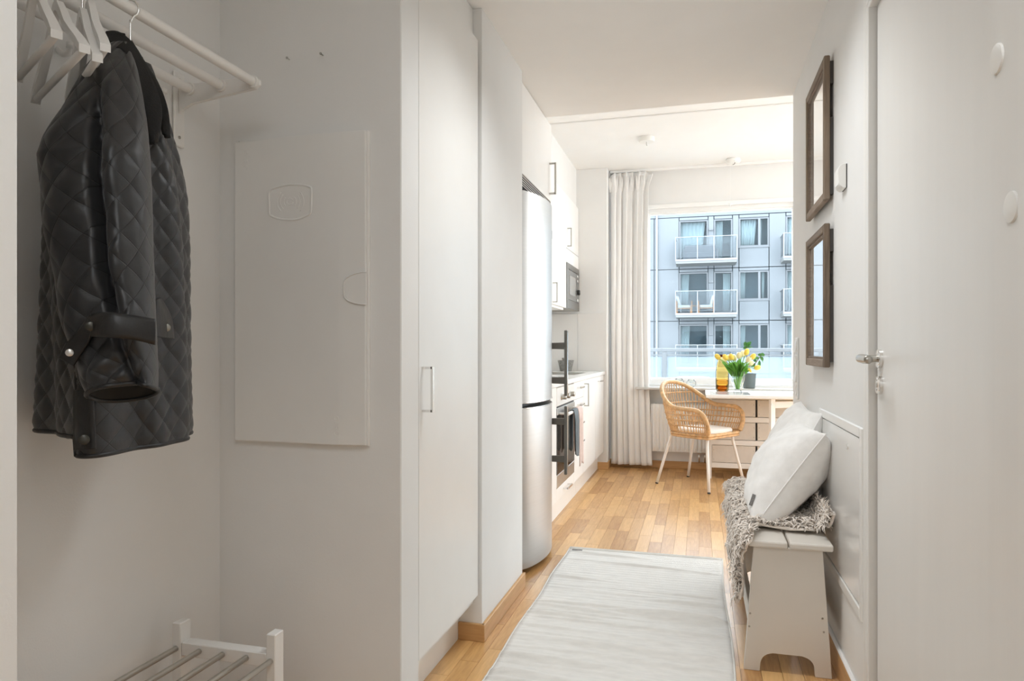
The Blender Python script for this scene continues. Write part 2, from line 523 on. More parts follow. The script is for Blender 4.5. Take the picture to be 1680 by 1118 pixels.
rest = B()
nstave = 0
for i in range(-22, 46):
    xc = (i + 0.5) * PW
    y = -0.85 - random.random() * 0.3
    while y < 6.54:
        L = random.choice((0.28, 0.34, 0.40, 0.46, 0.52))
        if y + L > 6.54: L = round(max(6.54 - y, 0.05), 2)
        yc = y + L / 2
        vis = -0.93 < xc < 0.72 and yc > 2.1 and not (-0.62 < xc < 0.05 and yc + L / 2 < 3.7 and yc - L / 2 > 1.6)
        if xc > 0.5 and yc < 3.744: vis = False
        if xc < -0.72 and yc < 2.4: vis = False
        if vis and nstave < 298:
            o = bpy.data.objects.new('plank', stave(L)); COL.objects.link(o)
            o.parent = floor; o.location = Vector((xc, yc, 0)) - WPOS[floor]; nstave += 1
        elif y + L > -0.85:
            g = 0.0005
            box(rest, xc - PW / 2 + g, xc + PW / 2 - g, max(y, -0.85) + g, y + L - g, -0.012, 0)
        y += L
obj('planks_beyond', rest, OAKI, floor, kind='stuff')

# ceilings
struct('ceiling', box(B(), -1.46, 3.12, -0.85, YE, LOW, LOW + 0.5), CEIL)
struct('ceiling_room', box(B(), -1.46, 3.12, YE, 6.72, HIGH, HIGH + 0.12), CEIL)
struct('trim_1', box(B(), -1.08, 3.0, 4.985, 5.005, HIGH - 0.006, HIGH - 0.0005), WALL)

# left side: niche, partitions, column
struct('wall_left', box(B(), -1.50, -1.392, 0.65, 1.769, 0, LOW), WALL)
struct('wall_near_left', box(B(), -1.50, -0.80, -0.85, 0.65, 0, LOW), WALL)
struct('wall_partition', box(B(), -1.50, -0.80, 1.769, 1.893, 0, LOW, 0.003), WALL)
struct('wall_column', box(B(), -1.50, -0.79, 2.478, 3.09, 0, LOW, 0.002), WALL)
struct('wall_kitchen', box(B(), -1.56, -1.45, 3.09, YW, 0, HIGH), WALL)
struct('wall_bulkhead', box(B(), -1.45, -1.10, 3.90, 6.33, 2.412, HIGH), WALL)
struct('wall_pier', box(B(), -1.45, -0.815, 6.33, YW, 0, HIGH, 0.003), WALL)
struct('wall_back', box(B(), -1.5, 0.62, -0.95, -0.85, 0, LOW), WALL)
# oak skirting
bm = box(B(), -0.79, -0.777, 2.466, 3.10, 0.0, 0.066, 0.002)
struct('baseboard_column', bm, OAKB)
struct('baseboard_column_front', box(B(), -0.882, -0.7775, 2.465, 2.478, 0.0, 0.066, 0.002), OAKBX)
struct('baseboard_pier', box(B(), -0.905, -0.803, 6.318, 6.33, 0.0, 0.065, 0.002), OAKBX)
struct('baseboard_pier_side', box(B(), -0.815, -0.803, 6.3305, YW - 0.013, 0.0, 0.065, 0.002), OAKB)
struct('baseboard_window', box(B(), -0.815, 3.1, YW - 0.012, YW, 0.0, 0.068, 0.002), OAKBX)
struct('baseboard_right', box(B(), XR - 0.013, XR, 2.165, YE, 0.0, 0.085, 0.002), OAKB)
struct('trim_2', box(B(), XR - 0.013, XR, 2.165, YE, 0.085, 0.097, 0.004), FRAMEW)

# right side: bathroom wall with door recess
bm = box(B(), XR, 0.62, 2.125, YE, 0, LOW)
struct('wall_right', bm, WALL)
struct('wall_right_near', box(B(), XR, 0.62, -0.85, 1.24, 0, LOW), WALL)
struct('wall_right_above_door', box(B(), XR, 0.62, 1.24, 2.125, 2.06, LOW), WALL)
struct('wall_room_near', box(B(), 0.62, 3.12, YE - 0.12, YE, 0, LOW), WALL)
struct('wall_room_right', box(B(), 3.10, 3.22, YE - 0.12, 6.72, 0, HIGH), WALL)

# bathroom door with its frame
d = struct('door_1', box(B(), 0.473, 0.513, 1.29, 2.092, 0.006, 2.045, 0.002), DOORP)
fr = B()
box(fr, 0.452, 0.61, 2.103, 2.125, 0, 2.06, 0.002); box(fr, 0.452, 0.61, 1.24, 1.282, 0, 2.06, 0.002)
box(fr, 0.452, 0.61, 1.2825, 2.1025, 2.048, 2.062, 0.002)
box(fr, 0.452, 0.4595, 2.1255, 2.163, 0, 2.105, 0.002); box(fr, 0.452, 0.4595, 1.19, 1.239, 0, 2.105, 0.002)
box(fr, 0.452, 0.4595, 1.2395, 2.125, 2.0625, 2.105, 0.002)
obj('frame', fr, DOORP, d)
gk = B(); box(gk, 0.477, 0.50, 2.0925, 2.0975, 0.01, 2.046); box(gk, 0.484, 0.50, 2.098, 2.1025, 0.01, 2.046)
obj('seal', gk, GREYGAP, d)
# lever on its rose, key rose below
hy, hz = 2.053, 1.075
rose = disc(B(), (0.473, hy, hz), (-1, 0, 0), 0.0255, 0.010, 28, 0.002)
hd = obj('handle_rose', rose, CHROME, d, angle=40)
lv = B()
path = catmull([(0.464, hy, hz), (0.440, hy, hz), (0.424, hy - 0.006, hz + 0.001), (0.417, hy - 0.030, hz + 0.001),
                (0.416, hy - 0.075, hz), (0.417, hy - 0.118, hz - 0.001)], 6)
rad = [interp([(0, 0.0095), (8, 0.0095), (14, 0.0115), (24, 0.0125), (30, 0.0105)], k) for k in range(len(path))]
tube(lv, path, rad, 14)
obj('lever', lv, NICKEL, hd, smooth=True)
disc(lv := B(), (0.4375, hy - 0.0096, hz - 0.001), (0, -1, 0), 0.0016, 0.0006, 8)
obj('grub_screw', lv, BLACK, hd)
kr = obj('key_rose', disc(B(), (0.473, hy, 1.004), (-1, 0, 0), 0.0255, 0.010, 28, 0.002), CHROME, d, angle=40)
obj('key_cylinder', disc(B(), (0.4629, hy, 1.004), (-1, 0, 0), 0.0065, 0.0008, 16), NICKEL, kr)
for zz in (1.017, 0.991): obj('screw', disc(B(), (0.4631, hy, zz), (-1, 0, 0), 0.0018, 0.0004, 8), BLACK, kr)

# entrance door frame member at the right edge of the view, with two plug caps
jf = struct('trim_3', box(B(), 0.33, XR - 0.001, 0.845, 0.918, 0, LOW - 0.001, 0.002), DOORP)
bm = B(); box(bm, 0.325, XR - 0.001, 0.79, 0.8445, 0, LOW - 0.001, 0.002)
struct('trim_4', bm, DOORP)
for (px, py) in ((1637, 97), (1661, 340)):
    c = at_x(px, py, 0.33)
    bm = tube(B(), [(0.33, c.y, c.z), (0.3275, c.y, c.z), (0.3262, c.y, c.z)], [0.0175, 0.017, 0.0125], 24)
    obj('plug_cap', bm, PLAST, jf, angle=50)

# window wall with two openings
W0, W1, WZ0, WZ1 = -0.505, 0.86, 0.775, 2.42
ww = B()
box(ww, -0.815, W0, YW, 6.72, 0, HIGH); box(ww, W0, W1, YW, 6.72, 0, WZ0); box(ww, W0, W1, YW, 6.72, WZ1, HIGH)
box(ww, W1, 1.2, YW, 6.72, 0, HIGH); box(ww, 1.2, 2.9, YW, 6.72, 2.42, HIGH); box(ww, 1.2, 2.9, YW, 6.72, 0, 0.2)
box(ww, 2.9, 3.1, YW, 6.72, 0, HIGH)
struct('wall_window', ww, WALL)


def window(n, x0, x1, z0, z1, y, fw):
    bm = B()
    a, b = y, y + 0.07
    box(bm, x0, x0 + fw, a, b, z0, z1, 0.003); box(bm, x1 - fw, x1, a, b, z0, z1, 0.003)
    box(bm, x0 + fw, x1 - fw, a, b, z1 - fw, z1, 0.003); box(bm, x0 + fw, x1 - fw, a, b, z0, z0 + fw, 0.003)
    w = struct('window_%d' % n, bm, FRAMEW)
    bd = B(); q = fw - 0.001; e = 0.014
    for (u0, u1, v0, v1) in ((x0 + q, x0 + q + e, z0 + q, z1 - q), (x1 - q - e, x1 - q, z0 + q, z1 - q),
                             (x0 + q + e, x1 - q - e, z1 - q - e, z1 - q), (x0 + q + e, x1 - q - e, z0 + q, z0 + q + e)):
        box(bd, u0, u1, a + 0.012, b - 0.012, v0, v1, 0.002)
    obj('glazing_bead', bd, FRAMEW, w)
    obj('pane', box(B(), x0 + q + e, x1 - q - e, a + 0.03, a + 0.036, z0 + q + e, z1 - q - e), GLASS, w)
    return w


w1 = window(1, W0 + 0.002, W1 - 0.002, WZ0 + 0.004, WZ1 - 0.002, 6.56, 0.044)
window(2, 1.205, 2.895, 0.205, 2.415, 6.56, 0.06)
tr = B(); box(tr, W0 - 0.05, W1 + 0.05, 6.522, YW - 0.0005, WZ1 - 0.012, WZ1 + 0.028, 0.003)
box(tr, W0 - 0.05, W0 + 0.012, 6.526, YW - 0.0005, WZ0 + 0.01, WZ1 - 0.013, 0.003)
box(tr, W1 - 0.03, W1 + 0.05, 6.526, YW - 0.0005, WZ0 + 0.01, WZ1 - 0.013, 0.003)
obj('casing', tr, FRAMEW, w1)
struct('trim_5', box(B(), W0 - 0.06, W1 + 0.08, 6.36, 6.558, 0.735, 0.7565, 0.003), mat('sill_stone', (0.60, 0.585, 0.56), 0.35, var=0.05, vscale=40))

# meter-cupboard hatch on the corridor wall
hy0, hy1, hz0, hz1 = 2.176, 2.91, 0.312, 0.873
h = thing('wall_hatch', (XR, (hy0 + hy1) / 2, hz0), 'square white access hatch in the wall behind the bench', 'hatch')
bm = B(); t = 0.032
for (a, b, c, e) in ((hy0, hy0 + t, hz0, hz1), (hy1 - t, hy1, hz0, hz1), (hy0 + t, hy1 - t, hz1 - t, hz1), (hy0 + t, hy1 - t, hz0, hz0 + t)):
    box(bm, XR - 0.009, XR - 0.0005, a, b, c, e, 0.003)
    
obj('frame', bm, SATIN, h)
obj('panel', box(B(), XR - 0.0055, XR - 0.0005, hy0 + t + 0.003, hy1 - t - 0.003, hz0 + t + 0.003, hz1 - t - 0.003, 0.001), mat('hatch_gloss', (0.80, 0.79, 0.77), 0.16, var=0.01, bump=0.05, bscale=8), h)
c = at_x(1394, 733, XR)
bm = B(); disc(bm, (XR - 0.0056, c.y, c.z), (-1, 0, 0), 0.010, 0.003, 18, 0.001); obj('latch', bm, CHROME, h, angle=40)

# made-up frame round the added side fill light, on the solid right wall
wf = B(); ya, yb_, za, zb_ = 3.86, 6.44, 0.32, 2.68
for (a, b, c, e) in ((ya, ya + 0.04, za, zb_), (yb_ - 0.04, yb_, za, zb_), (ya + 0.04, yb_ - 0.04, zb_ - 0.03, zb_), (ya + 0.04, yb_ - 0.04, za, za + 0.03)):
    box(wf, 3.045, 3.0995, a, b, c, e, 0.003)
struct('window_3', wf, FRAMEW)

# ================================================================== NICHE: hat rack, hangers, jacket, cabinet, shoe rack
RX = (-1.145, -1.245, -1.344); RZ = 1.812; RYE = 1.588; RYS = 0.668
rk = thing('hat_rack', (-1.392, 1.12, 1.72), 'white wall-mounted hat rack of three long round bars above the jacket', 'hat rack')
for x in RX:
    obj('bar', tube(B(), [(x, RYS, RZ), (x, RYE, RZ)], 0.0125, 18), WMETAL, rk, angle=50)
for y in (RYE, RYS + 0.012):
    bm = B()
    prof = [(-1.383, y, RZ + 0.016), (-1.145, y, RZ + 0.016), (-1.128, y, RZ + 0.006), (-1.128, y, RZ - 0.008), (-1.140, y, RZ - 0.017),
            (-1.34, y, RZ - 0.036), (-1.372, y, RZ - 0.050), (-1.383, y, RZ - 0.062)]
    prism(bm, prof, (0, 0.012, 0), 0.0015)
    br = obj('bracket', bm, WMETAL, rk)
    bm = box(B(), -1.3915, -1.383, y - 0.014, y + 0.026, 1.66, 1.865, 0.003)
    obj('wall_plate', bm, WMETAL, br)
    for zz in (1.843, 1.685): obj('screw', disc(B(), (-1.3832, y + 0.004, zz), (1, 0, 0), 0.0045, 0.0018, 12), NICKEL, br)
    for x in RX: obj('collar', disc(B(), (x, y - 0.008 if y > 1 else y + 0.012, RZ), (0, 1, 0), 0.0165, 0.008, 18), WMETAL, br, angle=50)
for yy in (at_x(112, 70, -1.36).y, at_x(265, 148, -1.36).y):       # coat pegs under the rack
    bm = B()
    tube(bm, catmull([(-1.391, yy, 1.775), (-1.376, yy, 1.762), (-1.362, yy, 1.762), (-1.354, yy, 1.776)], 5), 0.006, 8)
    tube(bm, [(-1.354, yy, 1.772), (-1.352, yy, 1.784)], 0.009, 10)
    obj('peg', bm, WMETAL, rk, smooth=True)


def hanger(near, far, z, label, hook_x=None, group='white wooden hangers'):
    """wooden hanger between a near tip and a far tip, hooked over the front bar"""
    n, f = Vector(near), Vector(far)
    c = (n + f) / 2; ax = (n - f); Lh = ax.length / 2; ax.normalize()
    sd = Vector((-ax.y, ax.x, 0)) if True else None
    top = z + 0.135
    hg = thing('clothes_hanger', (c.x, c.y, z), label, 'hanger', group)
    body = B()
    # flat curved shoulder pieces, thicker at the tips
    prof = [(0.0, 0.135, 0.018), (0.08, 0.130, 0.020), (0.22, 0.108, 0.020), (0.40, 0.076, 0.018), (0.62, 0.050, 0.016), (0.85, 0.024, 0.015), (1.0, 0.004, 0.014)]
    for s in (1, -1):
        ring = []
        for (q, dz, hh) in prof:
            ce = c + ax * (s * q * Lh); ce.z = z + dz
            w = 0.0055 + 0.003 * q
            ring.append([body.verts.new(ce + sd * a * w + Vector((0, 0, b * hh / 2))) for a, b in ((-1, -1), (1, -1), (1, 1), (-1, 1))])
        for a, b in zip(ring, ring[1:]):
            for k in range(4): body.faces.new((a[k], a[(k + 1) % 4], b[(k + 1) % 4], b[k]))
        body.faces.new(ring[0][::-1]); body.faces.new(ring[-1])
    obj('shoulders', body, WHITEWOOD, hg, angle=40)
    pa = c + ax * Lh * 0.93; pb = c - ax * Lh * 0.93
    obj('trouser_bar', tube(B(), [(pa.x, pa.y, z + 0.004), (pb.x, pb.y, z + 0.004)], 0.0065, 10), WHITEWOOD, hg, smooth=True)
    hk = B()
    hx = RX[0]
    pts = [(c.x, c.y, top), (c.x, c.y, RZ - 0.042)]
    for k in range(0, 10):
        a = -PI / 2 + PI * 1.25 * k / 9
        r = 0.0165
        # hook plane follows the hanger
        pts.append(tuple(Vector((c.x, c.y, RZ)) + ax * (math.cos(a) * r) + Vector((0, 0, math.sin(a) * r + (-0.012 if k == 0 else 0)))))
    tube(hk, catmull(pts, 4), 0.0019, 8)
    obj('hook', hk, CHROME, hg, smooth=True)
    return hg


def solve_tips(n, f, scale=1.0):
    rn, rf = ray(*n), ray(*f)
    k = 2 * RX[0] / (rn.x * rf.z + rf.x * rn.z)
    a = rn * (k * rf.z); b = rf * (k * rn.z)
    c = (a + b) / 2; h = (a - b) / 2 * scale
    z = EYE + a.z
    return (c + h).to_tuple()[:2] + (z,), (c - h).to_tuple()[:2] + (z,), z


for (n, f, lb) in (((93, 60), (29, 132), 'white wooden hanger at the left edge of the photo, leftmost of the empty hangers'),
                   ((139, 84), (58, 168), 'white wooden hanger second from the left, its long bar sloping down'),
                   ((160, 99), (114, 168), 'white wooden hanger third from the left on the rack'),
                   ((173, 82), (126, 156), 'white wooden hanger pressed against the shoulder of the jacket')):
    a, b, z = solve_tips(n, f)
    hanger(a, b, z, lb)

# ---- quilted jacket
JC = Vector((-1.165, 1.195, 0))
jk = thing('quilted_jacket', (-1.165, 1.195, 0.905), 'dark quilted jacket with corduroy collar hanging on the hat rack', 'jacket')
jh = thing('clothes_hanger', (-1.145, 1.178, 1.60), 'wire hooked hanger inside the dark quilted jacket', 'hanger', 'hanger holding the jacket')
bm = B()
pts = [(-1.15, 1.185, 1.60), (-1.145, 1.178, 1.70), (-1.145, 1.178, RZ - 0.03)]
for k in range(10):
    a = -PI / 2 + PI * 1.2 * k / 9; r = 0.0175
    pts.append((RX[0] + math.cos(a) * r * 0.8, 1.178 + math.cos(a) * r * 0.45, RZ + math.sin(a) * r + (-0.012 if k == 0 else 0)))
tube(bm, catmull(pts, 4), 0.0021, 8); obj('hook', bm, CHROME, jh, smooth=True)
ax = Vector((0.48, -0.87, 0))
bm = B(); tube(bm, catmull([Vector((-1.155, 1.19, 1.60)) - ax * 0.08, Vector((-1.155, 1.19, 1.66)) - ax * 0.05, (-1.155, 1.19, 1.70), Vector((-1.155, 1.19, 1.66)) + ax * 0.05, Vector((-1.155, 1.19, 1.60)) + ax * 0.08], 4), 0.009, 8)
obj('shoulders', bm, WHITEWOOD, jh, smooth=True)

# cross-section at the hem (near side seam, front panel, front edge, far side, back)
HEM = [(-1.098, 1.012), (-1.066, 1.09), (-1.072, 1.20), (-1.105, 1.298), (-1.17, 1.37), (-1.27, 1.37), (-1.345, 1.28), (-1.345, 1.17), (-1.24, 1.07)]
NU, NV = 248, 190
hemc = catmull([(x, y, 0) for x, y in HEM], 24, True)
per = [0.0]
for i in range(len(hemc)): per.append(per[-1] + (hemc[(i + 1) % len(hemc)] - hemc[i]).length)


def hem_at(u):
    q = (u % 1.0) * per[-1]
    for i in range(len(hemc)):
        if per[i + 1] >= q:
            t = (q - per[i]) / max(per[i + 1] - per[i], 1e-9)
            return hemc[i].lerp(hemc[(i + 1) % len(hemc)], t)
    return hemc[0].copy()


HT = [hem_at(i / NU) for i in range(NU + 1)]
ZS = [(0.905, 1.0), (1.05, 0.965), (1.20, 0.95), (1.34, 0.945), (1.44, 0.90), (1.52, 0.78), (1.58, 0.64), (1.64, 0.48), (1.685, 0.36), (1.715, 0.30)]
CELL = 0.052
QU = round(per[-1] / CELL)


def puff(a, b):
    s, d = (a + b) % 1.0, (a - b) % 1.0
    q = max(abs(s - 0.5), abs(d - 0.5))          # 0.5 on a seam
    e = 0.5 - q
    return 1.0 - math.exp(-e / 0.16)


def jbody(u, v):
    h = HT[int(round(u * NU)) % NU] - JC
    z = 0.905 + v * 0.81
    s = interp(ZS, z)
    # folds, stronger at the bottom
    w = 0.010 * math.sin(u * 2 * PI * 5 + 1.0) * (1 - v) + 0.006 * math.sin(u * 2 * PI * 9 + z * 6)
    hem = 0.0
    if 0.66 < u < 0.995: hem = 0.034 * min(1, (u - 0.66) / 0.08) * (1 - v)
    p = JC + h * (s + w / max(h.length, 0.05)) + Vector((0, 0, z + hem))
    lx = u * QU; ly = z / CELL * 0.9
    nrm = h.normalized()
    edge = min(1.0, v / 0.02) * min(1.0, (1 - v) / 0.03)
    return p + nrm * (0.0052 * puff(lx, ly) * edge)


bm = B()
V = grid(bm, NU, NV, jbody, wrap=True, uvf=lambda u, v: (u * QU, (0.905 + v * 0.81) / CELL * 0.9))
bmesh.ops.recalc_face_normals(bm, faces=bm.faces[:])
jb = obj('body', bm, QUILT, jk, smooth=True, solid=0.004)
bm = B()
hp = [jbody(i / NU, 0) for i in range(NU)]
hp = [p + (p - JC - Vector((0, 0, p.z))).normalized() * 0.001 for p in hp]
tube(bm, hp, 0.0045, 8, closed=True)
obj('hem_binding', bm, NYLON, jb, smooth=True)

# ---- near sleeve, ring by ring (row, left edge, right edge, distance)
SL = [(72, 176, 206, 1.385), (92, 158, 219, 1.36), (115, 140, 226, 1.335), (150, 121, 232, 1.31), (190, 100, 238, 1.285), (225, 80, 241, 1.265), (260, 68, 243, 1.25),
      (300, 70, 245, 1.24), (350, 75, 247, 1.232), (400, 83, 248, 1.225), (450, 92, 250, 1.22), (500, 101, 252, 1.215), (540, 110, 254, 1.21),
      (580, 121, 256, 1.205), (620, 134, 258, 1.20), (648, 146, 258, 1.20)]


def tab(k): return [(r[0], r[k]) for r in SL]


TL, TR, TD = tab(1), tab(2), tab(3)
NSU, NSV = 128, 170
CR = [(72, 190), (115, 176), (160, 174), (260, 178), (360, 182), (450, 190), (540, 205), (600, 222), (648, 232)]


def sleeve(u, v):
    y = 72 + v * 576
    xl, xr, dd = interp(TL, y), interp(TR, y), interp(TD, y)
    # the far side of the cuff ends higher than the near side
    Lp, Rp = at_d(xl, y + 3 * v, dd), at_d(xr, y - 10 * v * v, dd + 0.03)
    c = (Lp + Rp) / 2; wv = (Rp - Lp) / 2
    nv = Vector((0, 0, 1)).cross(wv).normalized()
    if nv.dot(Vector((0, 0, EYE)) - c) < 0: nv = -nv
    th = interp([(72, 0.02), (150, 0.045), (260, 0.062), (450, 0.058), (648, 0.050)], y)
    a = 2 * PI * u
    ca, sa = math.cos(a), math.sin(a)
    cs = math.copysign(abs(ca) ** 0.85, ca); sn = math.copysign(abs(sa) ** 0.85, sa)
    p = c + wv * cs + nv * th * sn
    if sa > 0:                      # deep fold down the sleeve, with the front half lying in front
        x0 = (interp(CR, y) - (xl + xr) / 2) / ((xr - xl) / 2)
        amp = 0.040 * min(1, max(0, (y - 125) / 110)) * min(1, max(0.25, (640 - y) / 160))
        p -= nv * amp * math.exp(-((cs - x0) / 0.085) ** 2)
        p += nv * 0.012 * math.exp(-((cs - x0 - 0.35) / 0.2) ** 2) * min(1, (y - 72) / 150)
    p += nv * (0.006 * math.sin(y * 0.045 + cs * 3) * (0.4 + v * 0.6) * (1 if sa > 0 else 0))
    if y > 500: p += nv * 0.005 * math.sin(y * 0.13 + cs * 5) * ((y - 500) / 148) * max(sa, 0)
    if v > 0.9: p += Vector((0, 0, 0.016 * sa * ((v - 0.9) / 0.1)))
    lu, lv = suv(u, v)
    return p + nv * math.copysign(1, sa) * abs(sa) ** 0.5 * 0.0045 * puff(lu, lv) * min(1, (1 - v) / 0.03)


def suv(u, v):
    return (u * 9 + v * 1.2, v * 10.8)


bm = B()
V = grid(bm, NSU, NSV, sleeve, wrap=True, uvf=suv)
bmesh.ops.recalc_face_normals(bm, faces=bm.faces[:])
ring = [v.co.copy() for v in V[-1]]
sl = obj('sleeve', bm, QUILT, jk, smooth=True)
cc = sum(ring, Vector()) / len(ring)
bm = B(); tube(bm, ring, 0.0042, 8, closed=True); obj('cuff_edge', bm, NYLON, sl, smooth=True)
bm = B()                          # dark inside of the cuff
R0 = [bm.verts.new(cc + (p - cc) * 0.97) for p in ring]; R1 = [bm.verts.new(cc + (p - cc) * 0.42 + Vector((0, 0, 0.05))) for p in ring]
for k in range(len(ring)): bm.faces.new((R0[k], R0[(k + 1) % NSU], R1[(k + 1) % NSU], R1[k]))
bm.faces.new(R1); obj('lining', bm, LINING, sl)


def far_sleeve(u, v):
    a = 2 * PI * u
    top = Vector((-1.225, 1.335, 1.60)); bot = Vector((-1.262, 1.395, 1.02))
    c = top.lerp(bot, v); r = 0.03 + 0.035 * math.sin(min(1, v * 3) * PI / 2) - 0.012 * v
    nrm = Vector((math.cos(a), math.sin(a), 0))
    return c + nrm * (r + 0.006 * puff(u * 4, v * 6)) + Vector((0, 0, 0))


bm = B(); grid(bm, 48, 90, far_sleeve, wrap=True, uvf=lambda u, v: (u * 4, v * 6))
obj('sleeve', bm, QUILT, jk, smooth=True, solid=0.003, label='far sleeve, hidden behind the body')


def patch(name, m, left, right, thick, parent, nu=10, nv=28, quilt=None, bulge=0.0, **k):
    """cloth piece between two edge polylines [(px, py, distance)], with thickness"""
    A = catmull([at_d(*p) for p in left], 8); C = catmull([at_d(*p) for p in right], 8)

    def along(P, t):
        q = t * (len(P) - 1); i = min(int(q), len(P) - 2); return P[i].lerp(P[i + 1], q - i)
    bm = B()

    def f(u, v):
        a, c = along(A, v), along(C, v)
        p = a.lerp(c, u)
        dr = (Vector((0, 0, EYE)) - p).normalized()
        b = bulge * math.sin(PI * u)
        if quilt: b += 0.003 * puff(u * quilt[0], v * quilt[1])
        return p + dr * b
    grid(bm, nu, nv, f, uvf=(lambda u, v: (u * quilt[0], v * quilt[1])) if quilt else None)
    bmesh.ops.recalc_face_normals(bm, faces=bm.faces[:])
    return obj(name, bm, m, parent, smooth=True, solid=thick, **k)


# collar: back stand, near leaf, far leaf
col = patch('collar', CORD, [(168, 62, 1.40), (178, 80, 1.375), (206, 92, 1.36), (222, 160, 1.352), (238, 215, 1.35), (249, 238, 1.352)],
            [(176, 56, 1.43), (196, 57, 1.43), (220, 80, 1.42), (246, 130, 1.40), (262, 176, 1.385), (255, 232, 1.365)], 0.012, jk, bulge=0.008)
patch('collar_leaf', CORD, [(205, 68, 1.45), (228, 98, 1.445), (246, 134, 1.44), (260, 192, 1.435), (268, 222, 1.43)],
      [(212, 66, 1.47), (238, 108, 1.465), (257, 138, 1.46), (273, 180, 1.45), (276, 227, 1.44)], 0.010, col, bulge=0.004)
patch('collar_stand', CORD, [(166, 74, 1.385), (170, 62, 1.41), (186, 56, 1.44), (204, 58, 1.46)], [(180, 86, 1.385), (184, 76, 1.40), (196, 76, 1.42), (210, 80, 1.44)], 0.010, col)
# far front panel of the jacket, seen beyond the near one
patch('front_panel', QUILT, [(240, 150, 1.50), (258, 225, 1.52), (268, 300, 1.54), (272, 400, 1.545), (272, 480, 1.54), (280, 560, 1.55)],
      [(262, 170, 1.52), (277, 240, 1.545), (294, 310, 1.56), (301, 400, 1.565), (298, 470, 1.56), (293, 560, 1.555)], 0.008, jk, quilt=(1.4, 7), nu=20, nv=90, bulge=0.01)
# placket edge with snaps, pocket flap
patch('placket', NYLON, [(288, 556, 1.525), (289, 620, 1.525), (290, 690, 1.525), (291, 712, 1.525)], [(296, 552, 1.545), (298, 620, 1.545), (300, 690, 1.545), (302, 710, 1.545)], 0.006, jk, nu=4)
pf = patch('pocket_flap', NYLON, [(252, 494, 1.30), (251, 530, 1.30), (252, 552, 1.30)], [(262, 489, 1.345), (279, 520, 1.40), (284, 556, 1.42)], 0.006, jk, bulge=0.016)
# strap round the cuff with its loose end
st = patch('cuff_strap', NYLON, [(148, 516, 1.152), (178, 513, 1.128), (214, 518, 1.142), (254, 524, 1.168)], [(152, 552, 1.15), (180, 554, 1.126), (216, 557, 1.140), (254, 566, 1.168)], 0.006, sl, nu=6, bulge=0.004)
patch('strap_end', NYLON, [(150, 514, 1.15), (133, 538, 1.16), (113, 562, 1.165), (98, 588, 1.17)], [(154, 538, 1.15), (146, 562, 1.16), (134, 580, 1.165), (122, 600, 1.17)], 0.006, sl, nu=8, bulge=0.003)


def snap(px, py, d, r, m, parent, nm='snap_button'):
    p = at_d(px, py, d); n = (Vector((0, 0, EYE)) - p).normalized()
    bm = B(); tube(bm, [p - n * 0.003, p + n * 0.0015, p + n * 0.003], [r, r, r * 0.6], 18)
    return obj(nm, bm, m, parent, angle=50)


snap(114, 579, 1.158, 0.0062, mat('snap_silver', (0.75, 0.74, 0.72), 0.3, 0.8), sl)
DSNAP = mat('snap_gunmetal', (0.07, 0.068, 0.06), 0.3, 0.9)
snap(148, 536, 1.140, 0.0075, DSNAP, sl); snap(273, 538, 1.36, 0.0078, mat('snap_pewter', (0.30, 0.29, 0.26), 0.3, 0.9), pf)
snap(138, 722, 1.235, 0.009, DSNAP, jb); snap(290, 575, 1.52, 0.008, DSNAP, jb); snap(297, 698, 1.525, 0.007, DSNAP, jb)
vt = patch('side_band', NYLON, [(122, 640, 1.262), (122, 690, 1.262), (122, 738, 1.262)], [(152, 640, 1.252), (155, 690, 1.252), (157, 737, 1.252)], 0.005, jb, nu=4, bulge=0.003)

# ---- electrical cabinet on the niche wall
ex0, ex1, ez0, ez1 = -1.324, -0.899, 0.832, 1.713
YN = 1.769
ec = thing('electrical_cabinet', ((ex0 + ex1) / 2, YN, ez0), 'large white flush electrical cabinet with raised radio wave emblem on the niche wall', 'cabinet')
obj('housing', box(B(), ex0 + 0.004, ex1 + 0.006, YN - 0.010, YN - 0.0005, ez0 - 0.004, ez1 + 0.003, 0.002), SATIN, ec)
sx = at_y(563, 400, YN).x
bm = B(); prism(bm, [(ex0, YN - 0.0105, ez0), (ex0, YN - 0.020, ez0), (sx, YN - 0.026, ez0), (ex1, YN - 0.022, ez0), (ex1, YN - 0.0105, ez0)], (0, 0, ez1 - ez0), 0.0012)
edoor = obj('door', bm, SATIN, ec)


def edge_y(x):   # front surface of the cabinet door
    if x < sx: return YN - 0.020 - 0.006 * (x - ex0) / (sx - ex0)
    return YN - 0.026 + 0.004 * (x - sx) / (ex1 - sx)


def on_door(px, py):
    p = at_y(px, py, YN - 0.024); return Vector((p.x, edge_y(p.x) + 0.0004, p.z))


def relief(loop, r, closed=True, name='emblem', parent=None):
    tube(bm_rel, [on_door(*q) for q in loop], r, 6, closed=closed)


bm_rel = B()
emb = [(441, 314), (452, 308), (470, 303.5), (484, 303), (498, 304), (508, 307), (511, 311), (511, 330), (510, 349), (502, 355), (488, 360), (474, 361), (456, 359), (444, 354), (441.5, 350), (441, 332)]
tube(bm_rel, catmull([on_door(*q) for q in emb], 3, True), 0.0036, 6, closed=True)
obj('emblem_rim', bm_rel, SATIN, edoor, smooth=True)
bm_rel = B(); ccx, ccy = 475.5, 331
for r, a0, a1 in ((5.2, 0.1, 6.0), (10, -0.75, 0.75), (16, -0.75, 0.75), (22.5, -0.75, 0.75), (10, PI - 0.75, PI + 0.75), (16, PI - 0.8, PI + 0.8), (21, PI - 0.8, PI + 0.8)):
    tube(bm_rel, [on_door(ccx + r * 1.02 * math.cos(a0 + (a1 - a0) * k / 12), ccy + r * math.sin(a0 + (a1 - a0) * k / 12) * 1.0) for k in range(13)], 0.0016, 5)
obj('emblem_waves', bm_rel, SATIN, edoor, smooth=True)
